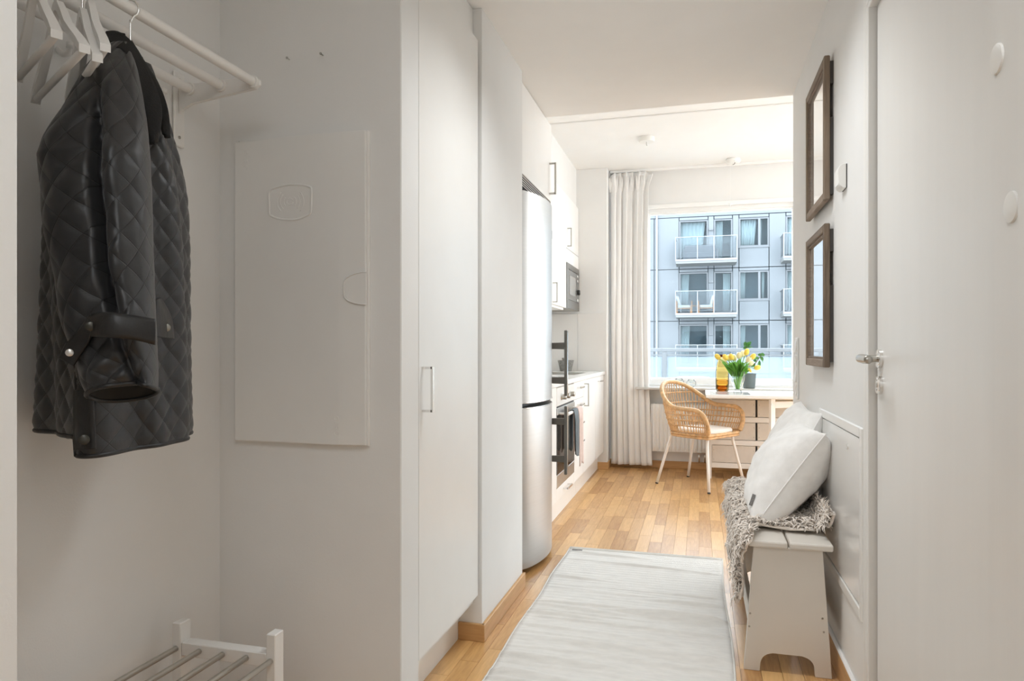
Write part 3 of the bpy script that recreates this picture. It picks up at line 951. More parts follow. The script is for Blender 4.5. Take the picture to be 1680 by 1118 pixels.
# D-shaped latch on the edge
lt = [(601, 446), (585, 449), (572, 455), (566, 462), (565.5, 483), (570, 492), (583, 498), (601, 500)]
bm = B(); prism(bm, [on_door(*q) + Vector((0, 0.0005, 0)) for q in lt], (0, -0.004, 0), 0.0012)
la = obj('latch', bm, SATIN, edoor)
bm = B(); tube(bm, [on_door(*q) + Vector((0, -0.0042, 0)) for q in catmull([(q[0], q[1], 0) for q in lt], 3) for q in [(q.x, q.y)]], 0.0022, 6)
obj('rim', bm, SATIN, la, smooth=True)


def lettering(txt, c, size, rot, depth, m, parent, name='raised_lettering'):
    cu = bpy.data.curves.new(name, 'FONT'); cu.body = txt; cu.size = size; cu.extrude = depth
    cu.align_x = 'CENTER'; cu.align_y = 'CENTER'; cu.resolution_u = 3
    t = bpy.data.objects.new(name, cu)
    me = bpy.data.meshes.new_from_object(t)
    bpy.data.objects.remove(t)
    bm = B(); bm.from_mesh(me); bpy.data.meshes.remove(me)
    bmesh.ops.transform(bm, matrix=Matrix.Translation(c) @ rot, verts=bm.verts[:])
    return obj(name, bm, m, parent)


RD = Matrix.Rotation(PI / 2, 4, 'X') @ Matrix.Rotation(-PI / 2, 4, 'Z')
for (px, py) in ((401, 262), (552, 699)):
    c = on_door(px, py); c.y -= 0.0006
    lettering('GARO', c, 0.021, RD, 0.0008, SATIN, edoor)
for q in ((393, 234), (606, 219), (605, 727), (391, 720)):
    p = at_y(q[0], q[1], YN); obj('fixing_screw', disc(B(), (p.x, YN - 0.0005, p.z), (0, -1, 0), 0.0028, 0.002, 8), DKSTEEL, ec)

# two screws left in the wall
for (q, lb) in (((475, 98), 'left of two bare screws in the niche wall above the cabinet'), ((530, 91), 'right of two bare screws in the niche wall above the cabinet')):
    p = at_y(q[0], q[1], YN)
    bm = B(); tube(bm, [(p.x, YN + 0.004, p.z), (p.x, YN - 0.012, p.z)], 0.0018, 8); tube(bm, [(p.x, YN - 0.012, p.z), (p.x, YN - 0.0145, p.z)], 0.0036, 10)
    tag(obj('wall_screw', bm, DKSTEEL), lb, 'screw')

# ---- shoe rack
sz = 0.385
sr = thing('shoe_rack', (-1.19, 1.1, 0), 'white wooden shoe rack with steel rods under the jacket', 'shoe rack')
yb, yf = 1.525, 0.75
xl, xr_ = -1.318, -1.036
for y in (yb, yf):
    for x in (xl, xr_):
        obj('post', box(B(), x - 0.013, x + 0.013, y - 0.019, y + 0.019, 0, sz + 0.0, 0.002), WHITEWOOD, sr)
    for zz in (sz - 0.085, 0.10):
        obj('rail', box(B(), xl + 0.0135, xr_ - 0.0135, y - 0.017, y + 0.017, zz, zz + 0.035, 0.002), WHITEWOOD, sr)
for lev in (sz - 0.066, 0.117):
    for k in range(5):
        x = xl + (xr_ - xl) * k / 4
        obj('rod', tube(B(), [(x, yf + 0.018, lev), (x, yb - 0.0185, lev)], 0.0072, 14), mat('rod_steel', (0.52, 0.50, 0.46), 0.3, 1.0) if lev > 0.2 and k == 0 else bpy.data.materials['rod_steel'], sr, angle=50)
# ---- built-in wardrobe between partition and column
wd = thing('built_in_wardrobe', (-1.1, 2.18, 0), 'tall white built-in wardrobe with one plain door and steel handle', 'wardrobe')
obj('carcass', box(B(), -1.39, -0.826, 1.896, 2.476, 0.14, 2.387, 0.001), SATIN, wd)
dr = obj('door', box(B(), -0.8205, -0.801, 1.897, 2.462, 0.176, 2.262, 0.0015), SATIN, wd)
obj('plinth', box(B(), -0.90, -0.882, 1.896, 2.476, 0.0, 0.1395, 0.001), SATIN, wd)
a, b = at_x(691, 604, -0.80), at_x(691, 675, -0.80)
bm = bar_handle(B(), (-0.801, a.y + 0.012, a.z), (-0.801, a.y + 0.012, b.z), (1, 0, 0), 0.007, 0.032, 0.012)
obj('handle', bm, CHROME, dr)

# ================================================================== KITCHEN
FX = -0.845          # base fronts
# fridge-freezer
fg = thing('fridge_freezer', (-1.1, 3.53, 0), 'tall stainless fridge freezer with curved doors beside the corridor column', 'fridge')
fy0, fy1 = 3.235, 3.832
obj('body', box(B(), -1.43, -0.862, fy0 + 0.004, fy1 - 0.004, 0.02, 1.872, 0.003), mat('fridge_side_grey', (0.30, 0.30, 0.29), 0.5), fg)


def fridge_door(z0, z1, nm, drop):
    bm = B(); N = 22
    ys = [fy0 + (fy1 - fy0) * k / N for k in range(N + 1)]

    def fx(t): return -0.832 + 0.072 * (1 - (2 * t - 1) ** 2) ** 0.8 if 0 < t < 1 else -0.832
    poly = [(-0.858, fy0, 0)] + [(fx(k / N), y, 0) for k, y in enumerate(ys)] + [(-0.858, fy1, 0)]
    M = len(poly)
    r0 = [bm.verts.new((p[0], p[1], z0)) for p in poly]
    r1 = [bm.verts.new((p[0], p[1], z1)) for p in poly]
    for k in range(M): bm.faces.new((r0[k], r0[(k + 1) % M], r1[(k + 1) % M], r1[k]))
    bm.faces.new(r0[::-1]); bm.faces.new(r1)
    o = obj(nm, bm, STEEL, fg, angle=35)
    g = B()
    poly2 = [(-0.8685, fy0 + 0.003, 0)] + [(-0.8635, fy0 + 0.003, 0), (-0.8635, fy1 - 0.003, 0), (-0.8685, fy1 - 0.003, 0)]
    return o


dU = fridge_door(0.835, 1.875, 'fridge_door', 0)
dL = fridge_door(0.03, 0.815, 'freezer_door', 0)
bm = B(); box(bm, -0.8615, -0.84, fy0 + 0.002, fy1 - 0.002, 0.816, 0.834)
obj('door_gap', bm, BLACK, fg)
bm = B()
for z in (0.838, 0.812):
    tube(bm, [(-0.832 + 0.072 * (1 - (2 * k / 22 - 1) ** 2) ** 0.8 + 0.0012, fy0 + (fy1 - fy0) * k / 22, z) for k in range(0, 23)], 0.0022, 6)
obj('door_trim', bm, CHROME, fg, smooth=True)


HANDM = mat('fridge_handle_grey', (0.20, 0.195, 0.18), 0.35, 1.0, var=0.03)


def fridge_handle(z0, z1, par):
    bm = B(); y = 3.715; X0 = -0.77; X1 = -0.706
    for z in (z0 + 0.085, z1 - 0.085):
        prism(bm, [(X0 - 0.012, y - 0.006, z - 0.017), (X0 - 0.012, y - 0.006, z + 0.017), (X1, y - 0.006, z + 0.019), (X1, y - 0.006, z - 0.019)], (0, 0.012, 0), 0.002)
    box(bm, X1 - 0.006, X1 + 0.010, y - 0.011, y + 0.011, z0, z1, 0.003)
    h = obj('handle', bm, HANDM, par)
    bm = B(); box(bm, X1 + 0.0105, X1 + 0.0125, y - 0.009, y + 0.009, z0 + 0.004, z1 - 0.004)
    obj('grip_strip', bm, CHROME, h)


fridge_handle(0.845, 1.205, dU)
fridge_handle(0.415, 0.79, dL)
obj('badge', box(B(), -0.775, -0.769, 3.655, 3.663, 1.70, 1.745, 0.001), DKSTEEL, dU)

# cabinet over the fridge with vent grille under it
oc = thing('fridge_top_cabinet', (-1.1, 3.55, 1.88), 'white cabinet above the fridge with a vertical steel handle and dark vent grille below', 'cabinet')
CY0, CY1 = 3.10, 3.868
obj('carcass', box(B(), -1.43, -0.84, CY0, CY1, 1.945, 2.386, 0.001), KITW, oc)
od = obj('door', box(B(), -0.8395, -0.82, CY0, CY1, 1.947, 2.386, 0.0015), KITW, oc)
bm = bar_handle(B(), (-0.82, 3.83, 2.155), (-0.82, 3.83, 1.985), (1, 0, 0), 0.009, 0.034, 0.012)
obj('handle', bm, NICKEL, od)
bm = B(); box(bm, -0.86, -0.835, 3.12, 3.84, 1.885, 1.944)
vg = obj('vent_grille', bm, DARKGAP, oc)
for k in range(5):
    z = 1.8915 + k * 0.0112
    obj('slat', box(B(), -0.8345, -0.824, 3.12, 3.84, z, z + 0.0052), DKSTEEL, vg)
obj('side_panel', box(B(), -1.43, -0.822, 3.8685, 3.886, 0.0, 2.386, 0.001), KITW, oc)

# upper wall cabinets
U0, U1, U2 = 5.10, 5.708, 6.326
uc = thing('wall_cabinet', (-1.27, 5.4, 1.45), 'tall white wall cabinet next to the fridge, left of the microwave', 'cabinet', 'kitchen wall cabinets')
obj('carcass', box(B(), -1.445, -1.099, 4.45, U1 - 0.001, 1.452, 2.41, 0.001), KITW, uc)
ud = obj('door', box(B(), -1.0985, -1.08, U0, U1 - 0.0015, 1.45, 2.41, 0.0015), KITW, uc)
ud2 = obj('door', box(B(), -1.0985, -1.08, 4.452, U0 - 0.002, 1.45, 2.41, 0.0015), KITW, uc)
obj('handle', bar_handle(B(), (-1.08, 5.17, 1.61), (-1.08, 5.17, 1.465), (1, 0, 0), 0.008, 0.032, 0.011), NICKEL, ud)
obj('light_strip', box(B(), -1.20, -1.10, 4.6, U1 - 0.02, 1.432, 1.4515, 0.001), PLAST, uc)
mc = thing('wall_cabinet', (-1.27, 6.0, 1.45), 'white wall cabinet above the built-in microwave', 'cabinet', 'kitchen wall cabinets')
obj('carcass', box(B(), -1.445, -1.099, U1 + 0.001, U2, 1.84, 2.41, 0.001), KITW, mc)
md_ = obj('door', box(B(), -1.0985, -1.08, U1 + 0.0015, U2, 1.962, 2.41, 0.0015), KITW, mc)
obj('filler', box(B(), -1.0985, -1.08, U1 + 0.0015, U2, 1.842, 1.957, 0.0015), KITW, mc)
obj('handle', bar_handle(B(), (-1.08, 5.775, 2.13), (-1.08, 5.775, 1.98), (1, 0, 0), 0.008, 0.032, 0.011), NICKEL, md_)
obj('side_panel', box(B(), -1.445, -1.082, U1 + 0.001, U1 + 0.016, 1.452, 1.8395), KITW, mc)
mw = thing('microwave', (-1.25, 6.02, 1.45), 'built-in steel microwave with glass door under the wall cabinet', 'microwave')
obj('casing', box(B(), -1.44, -1.084, U1 + 0.018, U2 - 0.004, 1.452, 1.838, 0.002), DKSTEEL, mw)
bz = B(); a0, a1 = U1 + 0.019, U2 - 0.005
for q in ((a0, a1, 1.79, 1.837), (a0, a1, 1.453, 1.525), (a0, a0 + 0.06, 1.525, 1.79), (a1 - 0.05, a1, 1.525, 1.79)):
    box(bz, -1.0835, -1.072, q[0], q[1], q[2], q[3], 0.001)
obj('bezel', bz, mat('microwave_steel', (0.27, 0.265, 0.255), 0.38, 1.0), mw)
mdo = obj('door', box(B(), -1.083, -1.0735, a0 + 0.062, 6.185, 1.528, 1.787, 0.002), mat('microwave_door', (0.20, 0.20, 0.195), 0.25, 0.3), mw)
obj('window', box(B(), -1.0733, -1.0722, a0 + 0.115, 6.13, 1.575, 1.74), mat('microwave_window', (0.38, 0.38, 0.37), 0.12, 0.2), mdo)
obj('control_panel', box(B(), -1.083, -1.0735, 6.187, a1 - 0.052, 1.528, 1.787, 0.001), mat('microwave_panel', (0.12, 0.12, 0.12), 0.3), mw)
for z in (1.755, 1.712): obj('button', box(B(), -1.073, -1.068, 6.20, 6.255, z, z + 0.02, 0.001), CHROME, mw)
bm = B(); lathe(bm, 6.228, 1.618, [(0.024, -1.0733), (0.024, -1.052), (0.02, -1.049)], 20, 'X'); obj('dial', bm, BLACK, mw, angle=40)
obj('button', box(B(), -1.073, -1.066, 6.195, 6.26, 1.535, 1.56, 0.001), CHROME, mw)

# splash panels
SPL = mat('splashback_panel', (0.80, 0.785, 0.76), 0.25, var=0.01)
sp = thing('splashback', (-1.44, 5.2, 0.9), 'pale glossy splashback panels behind the kitchen worktop', 'splashback')
for (a, b) in ((3.89, 5.10), (5.104, 6.325)):
    obj('panel', box(B(), -1.4495, -1.440, a, b, 0.902, 1.45, 0.001), SPL, sp)
obj('panel', box(B(), -1.4395, -1.087, 6.319, 6.3295, 0.902, 1.432, 0.001), SPL, sp)
obj('panel', box(B(), -1.084, -0.818, 6.319, 6.3295, 0.902, 1.432, 0.001), SPL, sp)

# worktop with sink and hob
WT = mat('worktop_white', (0.87, 0.86, 0.84), 0.22, var=0.01)
wt = thing('worktop', (-1.14, 5.1, 0.87), 'white kitchen worktop running along the left wall to the pier', 'worktop')
bm = B()
sk = (-1.30, -0.93, 5.30, 5.86)
box(bm, -1.4495, -0.83, 3.8865, sk[2], 0.872, 0.902, 0.002); box(bm, -1.4495, -0.83, sk[3], 6.318, 0.872, 0.902, 0.002)
box(bm, -1.4495, sk[0], sk[2], sk[3], 0.872, 0.902); box(bm, sk[1], -0.83, sk[2], sk[3], 0.872, 0.902, 0.002)
obj('slab', bm, WT, wt)
bm = B(); x0, x1, y0, y1 = sk; e = 0.008
box(bm, x0, x0 + e, y0, y1, 0.74, 0.9035); box(bm, x1 - e, x1, y0, y1, 0.74, 0.9035); box(bm, x0 + e, x1 - e, y0, y0 + e, 0.74, 0.9035)
box(bm, x0 + e, x1 - e, y1 - e, y1, 0.74, 0.9035); box(bm, x0, x1, y0, y1, 0.732, 0.7395)
obj('sink_bowl', bm, DKSTEEL, wt)
hb = thing('hob', (-1.14, 4.46, 0.902), 'black glass hob set on the worktop above the oven', 'hob')
obj('glass', box(B(), -1.39, -0.885, 4.18, 4.75, 0.9022, 0.909, 0.002), OVENGLASS, hb)
for y in (4.178, 4.7505): obj('edge_trim', box(B(), -1.392, -0.883, y, y + 0.0015, 0.9022, 0.911), CHROME, hb)
mo = thing('stone_mortar', (-1.17, 6.17, 0.902), 'grey granite mortar bowl standing at the back of the worktop', 'mortar')
lathe(bm := B(), -1.17, 6.17, [(0.052, 0.9022), (0.056, 0.925), (0.064, 0.96), (0.074, 1.0), (0.070, 1.002), (0.060, 0.97), (0.045, 0.94), (0.0, 0.935)], 26)
obj('bowl', bm, STONE, mo, angle=50)
pe = thing('stone_pestle', (-1.15, 6.17, 0.95), 'grey stone pestle leaning in the mortar bowl', 'pestle')
tube(bm := B(), [(-1.16, 6.16, 0.955), (-1.185, 6.19, 0.99), (-1.205, 6.205, 1.02)], [0.014, 0.011, 0.009], 12); obj('shaft', bm, STONE, pe, smooth=True)

# base units
YB = (3.887, 4.153, 4.765, 5.158, 5.776, 6.317)


def unit(nm, i, label, cat, grp='kitchen base units'):
    t = thing(nm, (-1.13, (YB[i] + YB[i + 1]) / 2, 0), label, cat, grp)
    a, b = YB[i] + 0.0015, YB[i + 1] - 0.0015
    obj('carcass', box(B(), -1.44, FX - 0.020, a, b, 0.165, 0.871, 0.001), KITW, t)
    return t, a, b


t, a, b = unit('base_cabinet', 0, 'narrow white base unit between the fridge and the oven', 'cabinet')
obj('front', box(B(), FX - 0.0195, FX, a, b, 0.165, 0.868, 0.0015), KITW, t)
t, a, b = unit('oven_cabinet', 1, 'white base unit holding the oven with a pull-out drawer at the bottom', 'cabinet')
d_ = obj('drawer', box(B(), FX - 0.0195, FX, a, b, 0.165, 0.238, 0.0015), KITW, t)
obj('handle', bar_handle(B(), (FX, 4.37, 0.205), (FX, 4.52, 0.205), (1, 0, 0), 0.008, 0.03, 0.01), CHROME, d_)
ov = thing('oven', (-1.1, 4.46, 0.24), 'built-in oven with steel control panel and dark glass door below the hob', 'oven')
STL2 = mat('oven_steel', (0.66, 0.65, 0.63), 0.34, 1.0)
obj('control_panel', box(B(), FX - 0.019, FX + 0.002, a, b, 0.748, 0.862, 0.002), mat('oven_panel_white', (0.78, 0.77, 0.75), 0.3), ov)
obj('vent_slot', box(B(), FX - 0.019, FX - 0.003, a, b, 0.737, 0.747), BLACK, ov)
dd = obj('door', box(B(), FX - 0.019, FX + 0.004, a, b, 0.325, 0.736, 0.002), OVENGLASS, ov)
obj('top_trim', box(B(), FX - 0.017, FX + 0.0055, a, b, 0.695, 0.7365, 0.001), STL2, dd)
obj('bottom_panel', box(B(), FX - 0.019, FX + 0.003, a, b, 0.241, 0.323, 0.002), STL2, ov)
for y in (4.30, 4.42, 4.60):
    bm = B(); lathe(bm, y, 0.80, [(0.021, FX + 0.0022), (0.021, FX + 0.006), (0.017, FX + 0.008), (0.0165, FX + 0.034), (0.013, FX + 0.036)], 20, 'X')
    obj('knob', bm, NICKEL, ov, angle=40)
bm = B(); disc(bm, (FX + 0.0022, 4.52, 0.838), (1, 0, 0), 0.003, 0.001, 8); obj('indicator', bm, BLACK, ov)
bm = B(); hx = FX + 0.062
tube(bm, [(hx, 4.19, 0.700), (hx, 4.73, 0.700)], 0.0105, 14)
for y in (4.23, 4.69): tube(bm, [(FX + 0.005, y, 0.700), (hx - 0.006, y, 0.700)], 0.007, 10)
obj('handle', bm, PLAST, dd, angle=50)
# towels over the oven handle


def towel(y0, y1, zf, zb, m, label, seed, dx):
    rnd = random.Random(seed)
    ph = [rnd.random() * 6 for _ in range(4)]
    path = [(hx - 0.016, zb), (hx - 0.016, 0.690), (hx - 0.010, 0.7135), (hx, 0.7165), (hx + 0.012, 0.7135), (hx + 0.017, 0.690), (hx + 0.019, zf)]
    # even sampling along the drop
    P = [Vector((p[0], 0, p[1])) for p in path]; out = [P[0]]
    for a_, b_ in zip(P, P[1:]):
        n_ = max(2, int((b_ - a_).length / 0.012))
        out += [a_.lerp(b_, k / n_) for k in range(1, n_ + 1)]
    nn = len(out) - 1

    def f(u, v):
        p = out[int(round(v * nn))]
        drop = max(0.0, 0.70 - p.z)
        gather = 1.0 - 0.25 * min(1, drop / 0.3) if dx else 1.0
        yy = (y0 + y1) / 2 + (u - 0.5) * (y1 - y0) * gather
        w = math.sin(u * 9 + ph[0] + p.z * 3) * 0.007 + math.sin(u * 19 + ph[1]) * 0.0035
        s = 1 if p.x > hx else -0.3
        return Vector((p.x + abs(w) * min(1, drop / 0.06) * s, yy, p.z - 0.01 * math.sin(u * 5 + ph[2]) * (drop > 0.2)))
    bm = B(); grid(bm, 28, nn, f)
    return tag(obj('tea_towel', bm, m, None, smooth=True, solid=0.003), label, 'towel', 'towels on the oven handle')


towel(4.49, 4.66, 0.335, 0.42, PINK, 'dusty pink tea towel hanging over the oven handle', 3, True)
towel(4.335, 4.475, 0.42, 0.45, BLUEG, 'grey blue tea towel behind the fridge handle on the oven door', 5, False)
# drawers
t, a, b = unit('drawer_cabinet', 2, 'white unit of four drawers right of the oven', 'cabinet')
for (z0, z1) in ((0.746, 0.868), (0.614, 0.743), (0.480, 0.611), (0.165, 0.477)):
    d_ = obj('drawer', box(B(), FX - 0.0195, FX, a, b, z0, z1, 0.0015), KITW, t)
    zc = z1 - 0.042
    obj('handle', bar_handle(B(), (FX, (a + b) / 2 - 0.07, zc), (FX, (a + b) / 2 + 0.07, zc), (1, 0, 0), 0.008, 0.03, 0.01), CHROME, d_)
t, a, b = unit('base_cabinet', 3, 'white sink base unit with one tall door and vertical steel handle', 'cabinet')
d_ = obj('door', box(B(), FX - 0.0195, FX, a, b, 0.165, 0.868, 0.0015), KITW, t)
obj('handle', bar_handle(B(), (FX, a + 0.055, 0.838), (FX, a + 0.055, 0.672), (1, 0, 0), 0.008, 0.032, 0.011), NICKEL, d_)
t, a, b = unit('dishwasher_cabinet', 4, 'white front at the far end of the base units with a small horizontal handle', 'cabinet')
d_ = obj('door', box(B(), FX - 0.0195, FX, a, b, 0.165, 0.868, 0.0015), KITW, t)
obj('handle', bar_handle(B(), (FX, 5.93, 0.825), (FX, 6.11, 0.825), (1, 0, 0), 0.008, 0.03, 0.01), CHROME, d_)
pl = thing('kitchen_plinth', (-0.9, 5.1, 0), 'pale grey plinth boards under the kitchen base units', 'plinth')
obj('board', box(B(), -0.918, -0.902, 3.887, 5.157, 0.001, 0.164, 0.001), SATIN, pl)
obj('board', box(B(), -0.918, -0.902, 5.159, 6.317, 0.001, 0.164, 0.001), SATIN, pl)

# ================================================================== ROOM: curtain, radiator, ceiling fittings, table, chair
tk = thing('curtain_track', (1.0, 6.47, HIGH - 0.03), 'slim white curtain track along the ceiling above the window', 'curtain track')
obj('rail', box(B(), -0.805, 3.0, 6.455, 6.485, HIGH - 0.022, HIGH - 0.0005, 0.002), FRAMEW, tk)
cu = thing('curtain', (-0.63, 6.46, 0.03), 'long off-white pleated curtain left of the window', 'curtain')
random.seed(11)
NP = 7


def curtain(u, v):
    z = 0.035 + v * (HIGH - 0.03 - 0.035)
    top = max(0.0, (v - 0.945) / 0.055)
    x0 = -0.798 + 0.0 * v; x1 = -0.445 - 0.03 * math.sin(v * PI) - 0.0 * v
    wide = 0.02 * (1 - v)
    x = x0 + (x1 + wide - x0) * u
    fold = 0.017 * math.sin(2 * PI * NP * u + 0.8 * math.sin(v * 2.2 + u * 4)) + 0.012 * math.sin(2 * PI * 3.2 * u + 2.5 * v)
    pin = math.exp(-((v - 0.94) / 0.018) ** 2)
    fold *= (1 - 0.45 * pin)
    x += 0.010 * math.sin(2 * PI * NP * u + 1.2 + v * 2)
    if top > 0:
        x += (u - 0.5) * 0.07 * top * (1 if u > 0.5 else 0.2); z -= 0.035 * top * max(0, (abs(u - 0.5) - 0.38) / 0.12)
    return Vector((x, 6.44 + fold, z))


bm = B(); grid(bm, 190, 90, curtain)
obj('cloth', bm, CURT, cu, smooth=True, solid=0.0025)
bm = B()
for k in range(NP):
    u = (k + 0.25) / NP
    p = curtain(u, 0.94)
    for dz in (0,):
        for s in (-0.010, 0, 0.010):
            tube(bm, [(p.x + s * 0.6, p.y - 0.012, p.z - 0.012), (p.x + s, p.y - 0.018, p.z + 0.06), (p.x + s * 1.4, p.y - 0.014, p.z + 0.125)], [0.004, 0.008, 0.006], 8, flat=0.7)
obj('pinch_pleats', bm, CURT, cu, smooth=True)

# radiator under the window
rd = thing('radiator', (0.2, 6.47, 0.16), 'white panel radiator under the window behind the rattan chair', 'radiator')
bm = B()
rx0, rx1, rz0, rz1 = -0.43, 0.75, 0.165, 0.60
prof = []
x = rx0 + 0.012; pitch = 0.0375
prof.append((rx0, 6.452))
while x < rx1 - pitch:
    prof += [(x, 6.452), (x + 0.009, 6.440), (x + 0.0225, 6.440), (x + 0.0315, 6.452)]; x += pitch
prof.append((rx1, 6.452))
a = [bm.verts.new((q[0], q[1], rz0 + 0.04)) for q in prof]; b = [bm.verts.new((q[0], q[1], rz1 - 0.035)) for q in prof]
a0 = [bm.verts.new((q[0], 6.452, rz0)) for q in prof]; b0 = [bm.verts.new((q[0], 6.452, rz1)) for q in prof]
for k in range(len(prof) - 1):
    for s, e in ((a0, a), (a, b), (b, b0)): bm.faces.new((s[k], s[k + 1], e[k + 1], e[k]))
obj('panel', bm, FRAMEW, rd)
bm = box(B(), rx0, rx1, 6.4525, 6.515, rz0, rz1 - 0.004, 0.002); obj('back', bm, FRAMEW, rd)
bm = B()
for k in range(38): box(bm, rx0 + 0.02 + k * 0.0305, rx0 + 0.038 + k * 0.0305, 6.46, 6.51, rz1 - 0.0035, rz1 + 0.001)
obj('top_grille', bm, FRAMEW, rd)
bm = B(); tube(bm, catmull([(rx0 - 0.012, 6.49, 0.20), (rx0 - 0.014, 6.50, 0.24), (rx0 - 0.012, 6.50, 0.56)], 5), 0.006, 8)
tube(bm, [(0.0, 6.49, 0.164), (0.0, 6.50, 0.09), (0.0, 6.53, 0.07)], 0.007, 8); tube(bm, [(0.05, 6.49, 0.164), (0.05, 6.50, 0.09), (0.05, 6.53, 0.07)], 0.007, 8)
obj('pipe', bm, CHROME, rd, smooth=True)

# ceiling fittings
l1 = thing('ceiling_outlet', (-0.40, 5.51, HIGH - 0.035), 'round white ceiling lamp outlet with a small hook, nearer of the two ceiling discs', 'lamp outlet')
bm = lathe(B(), -0.40, 5.51, [(0.062, HIGH - 0.0005), (0.064, HIGH - 0.022), (0.058, HIGH - 0.036)], 32); obj('cover', bm, PLAST, l1, angle=40)
bm = B(); tube(bm, [(-0.40, 5.51, HIGH - 0.036), (-0.40, 5.51, HIGH - 0.058), (-0.395, 5.51, HIGH - 0.064)], 0.002, 6); obj('hook', bm, DKSTEEL, l1)
l2 = thing('smoke_alarm', (0.287, 6.33, HIGH - 0.04), 'round white smoke alarm with a curved slot, on the ceiling before the curtain track', 'smoke alarm')
bm = lathe(B(), 0.287, 6.33, [(0.058, HIGH - 0.0005), (0.064, HIGH - 0.012), (0.064, HIGH - 0.020), (0.052, HIGH - 0.036), (0.028, HIGH - 0.042), (0, HIGH - 0.043)], 32); obj('cover', bm, PLAST, l2, angle=50)
bm = B(); tube(bm, catmull([(0.292, 6.275, HIGH - 0.0295), (0.300, 6.30, HIGH - 0.039), (0.298, 6.33, HIGH - 0.043), (0.285, 6.36, HIGH - 0.042)], 5), 0.003, 6); obj('slot', bm, DARKGAP, l2)
pc = thing('hanging_wire', (0.27, 6.35, 2.42), 'thin wire hanging from the ceiling before the window with a small cup at its end', 'wire')
pp = at_y(1198, 336, 6.36)
bm = B(); tube(bm, [(pp.x, 6.36, HIGH - 0.001), (pp.x, 6.36, pp.z + 0.012)], 0.0012, 6); obj('wire', bm, FRAMEW, pc)
bm = lathe(B(), pp.x, 6.36, [(0.003, pp.z - 0.016), (0.005, pp.z - 0.002), (0.017, pp.z + 0.004), (0.017, pp.z + 0.009), (0.002, pp.z + 0.013)], 16); obj('cup', bm, FRAMEW, pc, angle=40)

# ---- white gateleg table with drawers
tb = thing('gateleg_table', (0.6, 6.05, 0), 'white gateleg table with beige drawers standing under the window', 'table')
TZ = 0.74
obj('leaf', box(B(), 0.052, 1.02, 5.70, 6.085, TZ - 0.026, TZ, 0.003), TABLEW, tb)
obj('tabletop', box(B(), 0.052, 1.02, 6.0865, 6.352, TZ - 0.026, TZ, 0.003), TABLEW, tb)
lx0, lx1, ly0, ly1 = 0.070, 0.985, 6.105, 6.335
for x in (lx0, lx1 - 0.032):
    for y in (ly0, ly1 - 0.03):
        obj('leg', box(B(), x, x + 0.032, y, y + 0.03, 0, TZ - 0.0265, 0.002), TABLEW, tb)
for z in (0.095, 0.290, 0.486, 0.678):
    obj('rail', box(B(), lx0 + 0.0325, lx1 - 0.0325, ly0 + 0.002, ly0 + 0.022, z, z + 0.043 if z < 0.6 else TZ - 0.027, 0.001), TABLEW, tb)
    obj('rail', box(B(), lx0 + 0.0325, lx1 - 0.0325, ly1 - 0.022, ly1 - 0.002, z, z + 0.043 if z < 0.6 else TZ - 0.027, 0.001), TABLEW, tb)
obj('back_panel', box(B(), lx0 + 0.034, lx1 - 0.034, 6.26, 6.275, 0.10, 0.70), TABLEW, tb)
obj('divider', box(B(), 0.459, 0.469, ly0 + 0.025, 6.2595, 0.10, 0.70), DARKGAP, tb)
for (z0, z1) in ((0.142, 0.286), (0.337, 0.482), (0.533, 0.674)):
    for (x0, x1) in ((0.106, 0.456), (0.472, 0.815)):
        dw = obj('drawer', box(B(), x0, x1, ly0 + 0.006, ly0 + 0.12, z0, z1, 0.001), DRAWERB, tb)
        for xx in (x0 + 0.014, x1 - 0.014):
            for zz in (z0 + 0.025, z1 - 0.04): obj('pin', disc(B(), (xx, ly0 + 0.0058, zz), (0, -1, 0), 0.0032, 0.001, 8), DKSTEEL, dw)
    obj('dark_gap', box(B(), 0.1035, 0.95, ly0 + 0.03, ly0 + 0.035, z1 + 0.0005, z1 + 0.0035), DARKGAP, tb)
# swung-out gate leg
g0 = Vector((0.540, 5.785, 0)); g1 = Vector((0.905, 6.075, 0)); gd = (g1 - g0).normalized(); gn = Vector((-gd.y, gd.x, 0))


def slant(a, b, z0, z1, w):
    bm = B(); s = gn * w / 2
    prism(bm, [(a + s) + Vector((0, 0, z0)), (a - s) + Vector((0, 0, z0)), (b - s) + Vector((0, 0, z0)), (b + s) + Vector((0, 0, z0))], (0, 0, z1 - z0), 0.0015)
    return bm


gt = obj('gate_leg', slant(g0, g0 + gd * 0.045, 0, TZ - 0.0265, 0.024), TABLEW, tb)
obj('rail', slant(g0 + gd * 0.0455, g1, 0.635, 0.685, 0.02), TABLEW, gt)
obj('rail', slant(g0 + gd * 0.0455, g1, 0.10, 0.14, 0.02), TABLEW, gt)
obj('hinge_post', slant(g1, g1 + gd * 0.03, 0.02, TZ - 0.027, 0.024), TABLEW, gt)
bm = B(); disc(bm, g0 + gd * 0.006 - gn * 0.0121 + Vector((0, 0, 0.665)), -gn, 0.006, 0.002, 12); obj('bolt', bm, NICKEL, gt)

# ---- on the table and sill
for (x0, x1, y0, y1, lb) in ((0.085, 0.395, 5.73, 6.10, 'smoky translucent placemat under the tulip vase'), (0.50, 0.82, 5.75, 6.08, 'smoky translucent placemat on the right of the table')):
    tag(obj('placemat', box(B(), x0, x1, y0, y1, TZ + 0.0004, TZ + 0.0024, 0.0006), SMOKE), lb, 'placemat', 'table placemats')

